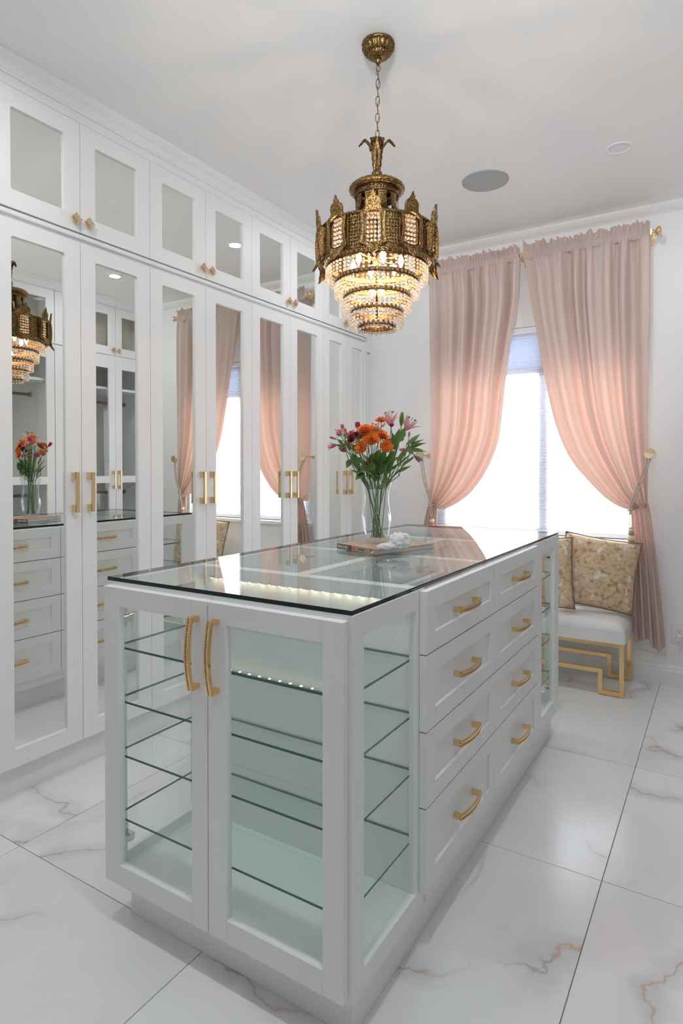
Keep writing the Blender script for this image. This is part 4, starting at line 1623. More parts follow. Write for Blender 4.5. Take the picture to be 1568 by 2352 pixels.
zz = 2.588
k = 0
while zz > 2.345:
    h = 0.0105 if k == 0 else 0.0165
    bm = bmesh.new()
    zz -= h
    tube(bm, link_pts((HX - 0.003 * min(1, k / 8), HY, zz), h, 0.0065, 0.55 + (PI / 2 if k % 2 else 0)), 0.0014, 6, closed=True)
    obj('chain_link', bm, brass, chand)
    zz -= h - 0.004
    k += 1
bm = bmesh.new()
rc = random.Random(2)
pts = []
for i in range(40):
    t = i / 39
    pts.append((HX - 0.004 * math.sin(t * 26) - 0.005 * max(0, 1 - abs(t - 0.12) * 12), HY + 0.004 * math.cos(t * 26), 2.59 - 0.25 * t))
tube(bm, pts, 0.0010, 5)
obj('lamp_cord', bm, brass, chand)

# plume of curling leaves
bm = bmesh.new()
for i in range(6):
    a = math.radians(-148 + (0, 180, 62, 118, 242, 300)[i])
    dx, dy = math.cos(a), math.sin(a)
    prev = None
    n = 12
    for j in range(n + 1):
        t = j / n
        out = 0.006 + 0.004 * t + 0.052 * max(0, t - 0.45) ** 1.5 / 0.55 ** 1.5 * (1.0 if i < 2 else 0.55)
        z = 2.228 + 0.105 * min(t, 0.82) / 0.82 - (0.022 * ((t - 0.82) / 0.18) ** 1.3 if t > 0.82 else 0)
        w_ = 0.0080 + 0.0075 * math.sin(PI * min(1, t * 1.05)) ** 0.8 + 0.0016 * math.sin(t * 42)
        if j == n: w_ = 0.0030
        c = Vector((HXB + dx * out, HYB + dy * out, z))
        sd = Vector((-dy, dx, 0))
        o_ = Vector((dx, dy, 0.2)) * 0.003
        row = [bm.verts.new(c - sd * w_ + o_), bm.verts.new(c - sd * w_ * 0.4 - o_ * 0.2), bm.verts.new(c + o_ * 0.5), bm.verts.new(c + sd * w_ * 0.4 - o_ * 0.2), bm.verts.new(c + sd * w_ + o_)]
        row2 = [bm.verts.new(v.co - Vector((dx, dy, 0.3)) * 0.002) for v in row]
        if prev:
            for q in range(4):
                bm.faces.new((prev[0][q], prev[0][q + 1], row[q + 1], row[q])).smooth = True
                bm.faces.new((prev[1][q], prev[1][q + 1], row2[q + 1], row2[q])).smooth = True
            bm.faces.new((prev[0][0], row[0], row2[0], prev[1][0]))
            bm.faces.new((prev[0][4], row[4], row2[4], prev[1][4]))
        prev = (row, row2)
obj('leaf_plume', bm, brass, chand)
bm = bmesh.new()
tube(bm, [(HXB, HYB, 2.215), (HXB, HYB, 2.335)], 0.005, 10)
lathe(bm, [(0.010, 2.238), (0.013, 2.234), (0.010, 2.230)], 24, TBm)
lathe(bm, [(0.007, 2.232), (0.0155, 2.224), (0.019, 2.213), (0.0175, 2.202), (0.010, 2.194)], 48, TBm, rfun=lambda a, z: 1 + 0.05 * math.cos(16 * a))
lathe(bm, [(0.013, 2.196), (0.021, 2.192), (0.022, 2.188), (0.04, 2.186), (0.075, 2.178), (0.082, 2.172)], 32, TBm)
obj('stem_ball', bm, brass, chand)
# scalloped top flange
bm = bmesh.new()
lathe(bm, [(0.060, 2.178), (0.084, 2.176), (0.0935, 2.166), (0.092, 2.156), (0.080, 2.153), (0.062, 2.158)], 96, TBm, rfun=lambda a, z: 1 + 0.035 * abs(math.cos(13 * a)), cap=False)
obj('scalloped_flange', bm, brass, chand)


def lace(bm, nu, nv, fn_, thick=0.22, seed=1, depth=0.0012):
    """pierced sheet: jittered hex lattice, holes cut out; fn(u in 0..1, v in 0..1) -> co"""
    rr = random.Random(seed)
    V_ = {}
    faces = []
    for j in range(nv + 1):
        for i in range(nu + 1):
            u = (i + (0.25 if j % 2 else -0.25) * (0 if i in (0, nu) else 1)) / nu
            v = j / nv
            if 0 < i < nu: u += rr.uniform(-0.2, 0.2) / nu
            if 0 < j < nv: v += rr.uniform(-0.22, 0.22) / nv
            V_[i, j] = bm.verts.new(fn_(u, v))
    for j in range(nv):
        for i in range(nu):
            faces.append(bm.faces.new((V_[i, j], V_[i + 1, j], V_[i + 1, j + 1], V_[i, j + 1])))
    for f in faces:
        vs = list(f.verts)
        c = sum((v.co for v in vs), Vector()) / 4
        el = sum((vs[k].co - vs[(k + 1) % 4].co).length for k in range(4)) / 4
        q = max(0.25, min(0.75, 1 - 2 * thick / el))
        inn = [bm.verts.new(c.lerp(v.co, q)) for v in vs]
        for k in range(4):
            bm.faces.new((vs[k], vs[(k + 1) % 4], inn[(k + 1) % 4], inn[k]))
    bmesh.ops.delete(bm, geom=faces, context='FACES_ONLY')


def arc_fn(a0, a1, z0, z1, r0, r1=None):
    r1 = r0 if r1 is None else r1

    def f(u, v):
        a = a0 + (a1 - a0) * u
        r_ = r0 + (r1 - r0) * v
        return (HXB + r_ * math.cos(a), HYB + r_ * math.sin(a), z0 + (z1 - z0) * v)
    return f


def lathe_arc(bm, a0, a1, prof, n=8):
    prev = None
    for i in range(n + 1):
        a = a0 + (a1 - a0) * i / n
        row = [bm.verts.new((HXB + r_ * math.cos(a), HYB + r_ * math.sin(a), z)) for r_, z in prof]
        if prev:
            for k in range(len(prof) - 1):
                bm.faces.new((prev[k], row[k], row[k + 1], prev[k + 1])).material_index = 1
        prev = row


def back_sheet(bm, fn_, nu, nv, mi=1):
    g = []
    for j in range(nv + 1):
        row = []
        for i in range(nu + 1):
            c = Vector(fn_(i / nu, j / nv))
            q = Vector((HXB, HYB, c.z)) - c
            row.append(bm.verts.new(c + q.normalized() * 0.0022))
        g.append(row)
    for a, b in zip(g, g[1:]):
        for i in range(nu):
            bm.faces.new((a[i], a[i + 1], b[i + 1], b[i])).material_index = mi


# neck: pierced band, then splayed slats
bm = bmesh.new()
lace(bm, 44, 3, arc_fn(0, 2 * PI, 2.136, 2.158, 0.0762), 0.0017)
lathe(bm, [(0.0765, 2.160), (0.079, 2.158), (0.0765, 2.156)], 48, TBm, cap=False)
lathe(bm, [(0.0765, 2.138), (0.078, 2.136), (0.0765, 2.134)], 48, TBm, cap=False)
obj('neck_band', bm, brass, chand)
bm = bmesh.new()
lathe(bm, [(0.0745, 2.158), (0.0745, 2.136)], 40, TBm, cap=False)
obj('neck_dark_backing', bm, hole_backing, chand)  # dark sheet added so the band's piercings read as shaded
for i in range(10):
    a = math.radians(-64.6 + 18 + 36 * i)
    bm = bmesh.new()
    for sgn in (1,):
        def fn_(u, v, a=a):
            t = 1 - v
            rr_ = 0.074 + 0.001 * t + 0.085 * max(0, t - 0.30) ** 2 / 0.49
            z = 2.136 - 0.112 * t
            aa = a + (u - 0.5) * (0.40 - 0.08 * t)
            return (HXB + rr_ * math.cos(aa), HYB + rr_ * math.sin(aa), z)
        lace(bm, 5, 14, fn_, 0.0016, seed=i)
        back_sheet(bm, fn_, 4, 10)  # dark sheet in place of shade behind the slat's holes
    obj('neck_slat', bm, [brass, hole_backing], chand)

# drum: ten arched window panels with crest and pendant tab
ANG0 = math.radians(-64.6)
RD = 0.203


def mirror_outline(right):
    """right: list (u,z) from bottom centre to top centre, u>=0 -> full loop"""
    left = [(-u, z) for u, z in reversed(right) if u > 1e-6]
    return right + left


crest = mirror_outline([(0.0, 1.868), (0.006, 1.878), (0.012, 1.880), (0.017, 1.888), (0.019, 1.897), (0.029, 1.903), (0.041, 1.9095), (0.041, 1.918),
                        (0.0385, 1.93), (0.0365, 1.96), (0.0385, 1.99), (0.0400, 2.004), (0.035, 2.010), (0.026, 2.016), (0.0235, 2.024), (0.0250, 2.036), (0.0215, 2.046), (0.013, 2.052), (0.006, 2.054), (0.0085, 2.061), (0.004, 2.064), (0.0, 2.076)])
win_o = mirror_outline([(0.0, 1.9090), (0.008, 1.9095), (0.016, 1.9105), (0.024, 1.9135), (0.0335, 1.9155), (0.0330, 1.919), (0.0315, 1.925), (0.0300, 1.935), (0.0288, 1.950),
                        (0.0286, 1.962), (0.0292, 1.975), (0.0302, 1.987), (0.0310, 1.994), (0.0285, 1.999), (0.0250, 2.002), (0.0210, 2.005), (0.0180, 2.0075), (0.0140, 2.0100), (0.0100, 2.0118), (0.0070, 2.0128), (0.0035, 2.0135), (0.0, 2.0137)])


def curve_u(i, r0=RD):
    a = ANG0 + i * 2 * PI / 10
    ca, sa = math.cos(a), math.sin(a)

    def f(u, d, z):
        flare = 0.0
        if z < 1.905:
            flare = 0.022 * ((1.905 - z) / 0.04) ** 1.4
        if z > 2.02:
            flare = 0.006 * ((z - 2.02) / 0.05)
        bow = 0.004 * math.sin((z - 1.905) / 0.11 * PI) if 1.905 < z < 2.015 else 0
        r_ = r0 + d + flare + bow - u * u * 1.2
        return Vector((HXB + r_ * ca - u * sa, HYB + r_ * sa + u * ca, z))
    return f


def spiral(bm, f, cu, cz, r_, turns, dirn, d, tr=0.0011):
    pts = []
    n = int(10 * turns)
    for i in range(n + 1):
        t = i / n
        a = dirn * (2 * PI * turns * t) + PI / 2
        q = r_ * (1 - 0.75 * t)
        pts.append(f(cu + q * math.cos(a), d, cz + q * math.sin(a)))
    tube(bm, pts, tr, 5)


for i in range(10):
    f = curve_u(i)
    bm = bmesh.new()
    ring_prism(bm, crest, win_o, -0.004, 0.003, f)
    for s in (-1, 1):
        spiral(bm, f, s * 0.0105, 2.033, 0.0085, 1.6, s, 0.004)
        spiral(bm, f, s * 0.010, 1.892, 0.0080, 1.6, -s, 0.004)
        spiral(bm, f, s * 0.031, 2.006, 0.005, 1.3, s, 0.004)
        spiral(bm, f, s * 0.033, 1.909, 0.0045, 1.3, -s, 0.004)
        # raised edge around the window
    tube(bm, [f(u, 0.004, z) for u, z in win_o], 0.0012, 5, closed=True)
    tube(bm, [f(u, 0.003, z) for u, z in crest], 0.0012, 5, closed=True)
    ico(bm, f(0, 0.003, 2.050), 0.003, 1)
    ico(bm, f(0, 0.003, 1.880), 0.003, 1)
    # return walls from the frame back to the filigree
    for s in (-1, 1):
        a_, b_ = [], []
        for (u, z) in ((0.040, 1.915), (0.0365, 1.94), (0.0355, 1.965), (0.0385, 1.99), (0.040, 2.004)):
            a_.append(bm.verts.new(f(s * u, 0.0, z)))
            b_.append(bm.verts.new(f(s * u, -0.020, z)))
        for q in range(4):
            bm.faces.new((a_[q], a_[q + 1], b_[q + 1], b_[q]))
    p = obj('crown_panel', bm, brass, chand)
    # filigree plate between this panel and the next
    a0 = ANG0 + (i + 0.5) * 2 * PI / 10
    bm = bmesh.new()
    lace(bm, 5, 10, arc_fn(a0 - 0.115, a0 + 0.115, 1.905, 2.012, 0.197, 0.193), 0.0021, seed=20 + i)
    lathe_arc(bm, a0 - 0.16, a0 + 0.16, [(0.194, 1.905), (0.190, 2.012)])  # dark sheet in place of shade behind the filigree holes
    for da in (-0.118, 0.118):
        tube(bm, [(HXB + 0.197 * math.cos(a0 + da), HYB + 0.197 * math.sin(a0 + da), z) for z in (1.902, 1.94, 1.98, 2.014)], 0.0022, 6)
    for da in (-0.19, -0.155, 0.155, 0.19):
        tube(bm, [(HXB + (0.192 + 0.004 * math.sin((z - 1.9) * 27)) * math.cos(a0 + da), HYB + (0.192 + 0.004 * math.sin((z - 1.9) * 27)) * math.sin(a0 + da), z) for z in (1.902, 1.93, 1.96, 1.99, 2.014)], 0.0028, 6)
    obj('filigree_plate', bm, [brass, hole_backing], chand)
# drum rings
bm = bmesh.new()
lathe(bm, [(0.186, 2.014), (0.196, 2.018), (0.198, 2.012), (0.190, 2.008)], 60, TBm, cap=False)
lathe(bm, [(0.188, 1.908), (0.198, 1.904), (0.197, 1.898), (0.188, 1.900)], 60, TBm, cap=False)
lace(bm, 70, 3, arc_fn(0, 2 * PI, 1.884, 1.902, 0.193, 0.196), 0.0016, seed=60)
obj('drum_ring', bm, brass, chand)
# lid between neck and drum
bm = bmesh.new()
lace(bm, 60, 5, arc_fn(0, 2 * PI, 2.0135, 2.022, 0.192, 0.105), 0.0024, seed=61)
obj('drum_lid', bm, brass, chand)


def strand_bm(n, pitch, r_):
    bm = bmesh.new()
    for k_ in range(n):
        ico(bm, (0, 0, -k_ * pitch), r_, 1, 0, 1.0, smooth=False)
        if k_ < n - 1:
            tube(bm, [(0, 0, -k_ * pitch - r_ * 0.8), (0, 0, -(k_ + 1) * pitch + r_ * 0.8)], 0.0011, 4, 1)
    return bm


def strands(parent, n_str, radius, ztop, n, pitch, r_, angs=None, first=[None]):
    bm = strand_bm(n, pitch, r_)
    me_obj = obj('crystal_strand', bm, [crystal_mat, brass])
    base = world_loc(parent)
    L = angs if angs else [2 * PI * i / n_str for i in range(n_str)]
    for q, a in enumerate(L):
        o = me_obj if q == 0 else me_obj.copy()
        if q: CO.objects.link(o)
        rad = radius(a) if callable(radius) else radius
        zt = ztop(q) if callable(ztop) else ztop
        o.parent = parent
        o.location = Vector((HXB + rad * math.cos(a), HYB + rad * math.sin(a), zt)) - base
        o.rotation_euler = (0, 0, R.random() * 6)


tiers = [(0.171, 1.888, 62, 4), (0.1416, 1.836, 54, 4), (0.1135, 1.784, 44, 4), (0.0885, 1.734, 34, 4), (0.063, 1.684, 24, 1)]
for ti, (r_, z, ns, nb) in enumerate(tiers):
    bm = bmesh.new()
    lathe(bm, [(r_ - 0.0015, z + 0.020), (r_ + 0.0015, z + 0.018), (r_ + 0.0005, z + 0.013), (r_ + 0.0005, z + 0.0065), (r_ + 0.0018, z + 0.005)], 60, TBm, cap=False)
    lathe(bm, [(r_ - 0.0030, z + 0.020), (r_ - 0.0030, z + 0.004)], 60, TBm, cap=False)
    lace(bm, int(ns * 1.6), 2, arc_fn(0, 2 * PI, z - 0.004, z + 0.005, r_ + 0.0015), 0.0011, seed=70 + ti)
    ring = obj('tier_ring', bm, brass, chand)
    bm = bmesh.new()
    nn = int(2 * PI * r_ / 0.0165)
    for q in range(nn):
        a = 2 * PI * q / nn
        ico(bm, (HXB + (r_ + 0.0025) * math.cos(a), HYB + (r_ + 0.0025) * math.sin(a), z + 0.0115), 0.0048, 1, 0, 1, smooth=False)
    obj('crystal_row', bm, crystal_mat, ring, kind='stuff')
    strands(chand, ns, r_ + 0.003, z - 0.006, nb, 0.0118, 0.0049)
# window strands
angs, off = [], []
for i in range(10):
    for q in (-1.5, -0.5, 0.5, 1.5):
        angs.append(ANG0 + i * 2 * PI / 10 + q * 0.062)
strands(chand, 0, RD - 0.008, 2.003, 7, 0.0142, 0.0052, angs)
# lamp holders and bulbs
for i in range(6):
    a = ANG0 + 0.3 + i * PI / 3
    bx_, by_ = HXB + 0.085 * math.cos(a), HYB + 0.085 * math.sin(a)
    bm = bmesh.new()
    tube(bm, [(HXB, HYB, 1.93), (HXB + 0.05 * math.cos(a), HYB + 0.05 * math.sin(a), 1.925), (bx_, by_, 1.93), (bx_, by_, 1.945)], 0.0035, 6)
    tube(bm, [(bx_, by_, 1.945), (bx_, by_, 1.975)], 0.010, 10)
    h_ = obj('lamp_holder', bm, brass, chand)
    bm = bmesh.new()
    lathe(bm, [(0.006, 0), (0.0095, 0.010), (0.0095, 0.018), (0.0045, 0.031), (0.001, 0.038)], 12, Matrix.Translation((bx_, by_, 1.922)) @ Matrix.Rotation(PI, 4, 'X'))
    obj('bulb', bm, bulb_mat, h_)
bm = bmesh.new()
tube(bm, [(HXB, HYB, 2.14), (HXB, HYB, 1.72)], 0.004, 8)
tube(bm, [(HXB, HYB, 1.845), (HXB, HYB, 1.815)], 0.010, 10)
for a in (0, PI / 2, PI, 3 * PI / 2):
    tube(bm, [(HXB, HYB, 1.7), (HXB + 0.062 * math.cos(a), HYB + 0.062 * math.sin(a), 1.703)], 0.0015, 5)
h_ = obj('centre_rod', bm, brass, chand)
for (dx, dy) in ((0.018, 0), (-0.018, 0)):
    bm = bmesh.new()
    lathe(bm, [(0.006, 0), (0.0095, 0.010), (0.0095, 0.018), (0.0045, 0.031), (0.001, 0.038)], 12, Matrix.Translation((HXB + dx, HYB + dy, 1.835)) @ Matrix.Rotation(PI, 4, 'X'))
    obj('bulb', bm, bulb_mat, h_)

# ------------------------------------------------------------------ ceiling fixtures
for (x, y, lab) in ((-0.416, 3.067, 'round white recessed ceiling light at the right above the window'), (-1.630, 3.06, 'round white recessed ceiling light hidden behind the chandelier, mirrored in a top cabinet'),
                    (-0.416, 0.85, 'round white recessed ceiling light overhead right, outside the photograph'), (-1.630, 0.85, 'round white recessed ceiling light overhead left, outside the photograph')):
    dl = thing('recessed_light', (x, y, HC), lab, 'ceiling light', 'recessed ceiling lights')
    bm = bmesh.new()
    lathe(bm, [(0.040, HC - 0.001), (0.041, HC - 0.004), (0.055, HC - 0.004), (0.059, HC - 0.002), (0.059, HC)], 40, Matrix.Translation((x, y, 0)), cap=False)
    obj('trim_ring', bm, white_paint, dl)
    bm = bmesh.new()
    lathe(bm, [(0.0001, HC - 0.0015), (0.040, HC - 0.0015)], 32, Matrix.Translation((x, y, 0)), cap=False)
    obj('lens', bm, down_mat, dl)
    l = bpy.data.lights.new('downlight_source', 'AREA')
    l.shape, l.size, l.energy, l.color = 'DISK', 0.078, 3.0 if y > 2 else 5.4, (0.95, 0.975, 1.0)
    lo_ = bpy.data.objects.new('downlight_source', l)
    lo_.parent = dl
    lo_.location = (0, 0, -0.0045)
    CO.objects.link(lo_)
sp = thing('ceiling_speaker', (-1.039, 3.053, HC), 'round grey ceiling speaker grille right of the chandelier', 'speaker')
bm = bmesh.new()
lathe(bm, [(0.0001, HC - 0.004), (0.112, HC - 0.003)], 48, Matrix.Translation((-1.039, 3.053, 0)), cap=False)
obj('grille', bm, speaker_mat, sp)
bm = bmesh.new()
lathe(bm, [(0.1118, HC - 0.003), (0.1125, HC - 0.006), (0.116, HC - 0.005), (0.117, HC)], 48, Matrix.Translation((-1.039, 3.053, 0)), cap=False)
obj('rim', bm, speaker_mat, sp)

# ------------------------------------------------------------------ cellular window shade
sh = thing('window_shade', ((WX0 + WX1) / 2, 3.90, WZ0), 'white pleated cellular window shade, fully lowered and backlit', 'window shade')
bm = bmesh.new()
z = 2.055
yy = 3.900
n = 0
pz = []
P = 0.0195
while z > 0.82:
    pz += [(yy + 0.006, z), (yy - 0.006, z - P / 2)]
    z -= P
a_ = [bm.verts.new((WX0 + 0.006, y, z)) for y, z in pz]
b_ = [bm.verts.new((WX1 - 0.006, y, z)) for y, z in pz]
for i in range(len(pz) - 1):
    bm.faces.new((a_[i], a_[i + 1], b_[i + 1], b_[i]))
obj('pleated_fabric', bm, shade_mat, sh, recalc=False)
bm = bmesh.new()
cbox(bm, WX0 + 0.003, WX1 - 0.003, 3.870, 3.922, 2.050, 2.083, 0.004)
obj('head_rail', bm, white_paint, sh)
bm = bmesh.new()
cbox(bm, WX0 + 0.006, WX1 - 0.006, 3.885, 3.915, 0.795, 0.822, 0.003)
obj('bottom_rail', bm, white_paint, sh)

# ------------------------------------------------------------------ curtains
RZ = 2.500
RY = 3.765


def interp(tab, v):
    for (a, x), (b, y) in zip(tab, tab[1:]):
        if v <= b:
            t = (v - a) / (b - a)
            t = t * t * (3 - 2 * t) * 0.35 + t * 0.65
            return x + (y - x) * t
    return tab[-1][1]


def curtain(sgn, xo_top, xi_top, inner, tie, hem, lab, seed):
    """sgn +1: gathered towards +x.  inner: polyline of the free edge (x,z) from top to tie.
    tie: (x_out, x_in, z).  hem: (x_out, x_in, z)"""
    rr = random.Random(seed)
    t_ = thing('curtain', ((xo_top + xi_top) / 2, RY, hem[2]), lab, 'curtain', 'pair of curtains at the window')
    NU, NV1, NV2 = 240, 60, 34
    # arc-length parametrise inner edge
    acc = [0]
    for a, b in zip(inner, inner[1:]):
        acc.append(acc[-1] + math.hypot(a[0] - b[0], a[1] - b[1]))
    acc = [a / acc[-1] for a in acc]

    def inner_at(v):
        for i in range(len(acc) - 1):
            if v <= acc[i + 1] + 1e-9:
                t = (v - acc[i]) / (acc[i + 1] - acc[i])
                # Catmull-Rom
                p0 = inner[max(0, i - 1)]; p1 = inner[i]; p2 = inner[i + 1]; p3 = inner[min(len(inner) - 1, i + 2)]
                q = []
                for k in (0, 1):
                    q.append(0.5 * (2 * p1[k] + (p2[k] - p0[k]) * t + (2 * p0[k] - 5 * p1[k] + 4 * p2[k] - p3[k]) * t * t + (3 * p1[k] - p0[k] - 3 * p2[k] + p3[k]) * t ** 3))
                return q
        return list(inner[-1])
    nf = 7
    phs = [rr.uniform(0, 6.28) for _ in range(6)]
    wob = [rr.uniform(-0.35, 0.35) for _ in range(nf * 2 + 4)]

    def fold(u, v):
        uu = u + 0.025 * math.sin(2 * PI * 1.3 * u + phs[0]) + 0.012 * math.sin(2 * PI * 3.1 * u + phs[1])
        big = math.sin(2 * PI * nf * uu + phs[2])
        big = math.copysign(abs(big) ** 0.65, big) * (0.75 + 0.35 * math.sin(2 * PI * 2.3 * u + phs[3]))
        small = math.sin(2 * PI * 31 * u + 1.6 * math.sin(9 * u + phs[4])) * (0.7 + 0.4 * math.sin(40 * u + phs[5]))
        return big, small
    bm = bmesh.new()
    grid = []
    for j in range(NV1 + 1):
        v = j / NV1
        row = []
        ix, iz = inner_at(v)
        ox = xo_top + (tie[0] - xo_top) * v ** 1.3
        oz = RZ + (tie[2] - RZ) * v
        for i in range(NU + 1):
            u = i / NU
            # width weighting: outer fibres straight, inner ones follow the swag
            wq = u
            lag = 1 + 0.55 * (1 - u) * u
            x = ox + (ix - ox) * (wq + 0.10 * math.sin(PI * wq) * v * (1 - v) * 2)
            z_ = oz + (iz - oz) * wq ** 1.4
            big, small = fold(u, v)
            topf = math.exp(-v * 16)
            ab = 0.046 * (1 - 0.8 * topf) * (1 - 0.60 * v) * min(1, (1 - u) * 14 + 0.12)
            asm = 0.0075 * topf + 0.0003 * (1 - v)
            y = RY - 0.004 - ab * big - asm * small - 0.018 * (v ** 2) * math.sin(PI * min(1, u * 1.0)) * 0.8
            if sgn < 0 and u < 0.045:      # side return to the wall
                y += (1 - u / 0.045) * 0.082
            row.append(bm.verts.new((x, y, z_)))
        grid.append(row)
    for a, b in zip(grid, grid[1:]):
        for i in range(NU):
            bm.faces.new((a[i], a[i + 1], b[i + 1], b[i])).smooth = True
    body = obj('draped_panel', bm, curtain_mat, t_, recalc=False)
    # tail below the tie
    bm = bmesh.new()
    grid = []
    nfl = 4
    for j in range(NV2 + 1):
        v = j / NV2
        e = v ** 0.8
        row = []
        for i in range(NU + 1):
            u = i / NU
            x = (tie[0] + (hem[0] - tie[0]) * e) * (1 - u) + (tie[1] + (hem[1] - tie[1]) * e) * u
            z_ = tie[2] + 0.03 * (1 - v) - 0.02 * math.sin(PI * u) * (1 - v) + (hem[2] - tie[2]) * v + 0.02 * v * math.sin(2 * PI * 1.5 * u + phs[1]) + (hem[3] if len(hem) > 3 else 0) * v * u
            s_ = math.sin(2 * PI * nfl * u + phs[0] + 0.5 * v)
            s_ = math.copysign(abs(s_) ** 0.7, s_)
            y = RY + 0.012 - (0.010 + 0.014 * v) * s_ + 0.001 * math.sin(2 * PI * 15 * u)
            row.append(bm.verts.new((x, y, z_)))
        grid.append(row)
    for a, b in zip(grid, grid[1:]):
        for i in range(NU):
            bm.faces.new((a[i], a[i + 1], b[i + 1], b[i])).smooth = True
    obj('hanging_tail', bm, curtain_mat, t_, recalc=False)
    # ruffled heading and gathered rod pocket
    bm = bmesh.new()
    grid = []
    H = [(0.034, 0.0), (0.026, 0.0015), (0.012, 0.016), (-0.002, 0.021), (-0.016, 0.017), (-0.026, 0.004), (-0.034, 0.0)]
    H = [(-0.030, 0.002), (-0.020, 0.012), (-0.006, 0.018), (0.008, 0.016), (0.018, 0.006), (0.030, 0.004), (0.046, 0.006), (0.060, 0.008)]
    for (dz, dy) in H:
        row = []
        for i in range(NU * 2 + 1):
            u = i / (NU * 2)
            x = xo_top + (xi_top - xo_top) * u
            s1 = math.sin(2 * PI * 30 * u + 2.6 * math.sin(8 * u + phs[4]) + 1.5 * math.sin(23 * u) + dz * 25)
            s2 = 1.5 * noise.noise(Vector((u * 26 + seed, dz * 12, 3.0))) + 0.6 * noise.noise(Vector((u * 60, dz * 20, seed)))
            ruff = max(0, (dz - 0.018) / 0.042)
            amp = 0.0042 + 0.016 * ruff
            zz_ = RZ + dz + (0.014 * ruff) * s2 + 0.0015 * s1
            y = RY - dy - amp * (s1 * (1 - 0.6 * ruff) + s2 * ruff) + 0.004 * ruff
            row.append(bm.verts.new((x + 0.004 * ruff * math.sin(2 * PI * 21 * u), y, zz_)))
        grid.append(row)
    for a, b in zip(grid, grid[1:]):
        for i in range(len(a) - 1):
            bm.faces.new((a[i], a[i + 1], b[i + 1], b[i])).smooth = True
    obj('ruffled_heading', bm, curtain_mat, t_, recalc=False)
    return t_


L_in = [(-1.062, 2.50), (-1.064, 2.40), (-1.069, 2.249), (-1.090, 2.10), (-1.111, 1.99), (-1.147, 1.727), (-1.168, 1.514), (-1.195, 1.354), (-1.264, 1.192), (-1.363, 1.054), (-1.47, 0.972), (-1.56, 0.935), (-1.615, 0.955)]
R_in = [(-1.040, 2.50), (-1.030, 2.45), (-1.010, 2.32), (-0.991, 2.185), (-0.933, 1.867), (-0.894, 1.657), (-0.843, 1.449), (-0.768, 1.269), (-0.672, 1.142), (-0.566, 1.032), (-0.490, 0.985), (-0.440, 0.970)]
curtain(-1, -1.690, -1.062, L_in, (-1.655, -1.600, 0.955), (-1.80, -1.612, 0.24), 'left blush curtain tied back towards the wardrobe', 4)
curtain(1, -0.352, -1.040, R_in, (-0.352, -0.440, 0.985), (-0.262, -0.420, 0.205, 0.05), 'right blush curtain tied back towards the wall, hanging beside the bench', 9)

rod = thing('curtain_rod', (-1.03, RY, RZ), 'gold curtain rod with a round carved finial, above the window', 'curtain rod')
bm = bmesh.new()
tube(bm, [(-1.715, RY, RZ - 0.003), (-0.335, RY, RZ - 0.003)], 0.0095, 12)
obj('rod', bm, gold_satin, rod)
for x, s in ((-0.335, 1), (-1.715, -1)):
    bm = bmesh.new()
    MT = Matrix.Translation((x, RY, RZ - 0.003)) @ Matrix.Rotation(s * PI / 2, 4, 'Y')
    lathe(bm, [(0.011, -0.006), (0.013, -0.002), (0.009, 0.002), (0.007, 0.008), (0.012, 0.012), (0.020, 0.018), (0.0245, 0.026), (0.024, 0.032), (0.017, 0.038), (0.008, 0.040)], 24, MT, rfun=lambda a, z: 1 + (0.05 * math.cos(9 * a) if z > 0 else 0))
    obj('finial', bm, gold_satin, rod)
for x in (-0.345, -1.051, -1.702):
    bm = bmesh.new()
    cbox(bm, x - 0.007, x + 0.007, YB - 0.004, YB, RZ - 0.05, RZ + 0.03, 0.001)
    cbox(bm, x - 0.005, x + 0.005, RY - 0.006, YB - 0.004, RZ - 0.022, RZ - 0.012, 0.001)
    cbox(bm, x - 0.005, x + 0.005, RY - 0.016, RY - 0.011, RZ - 0.022, RZ + 0.010, 0.001)
    obj('bracket', bm, gold_satin, rod)

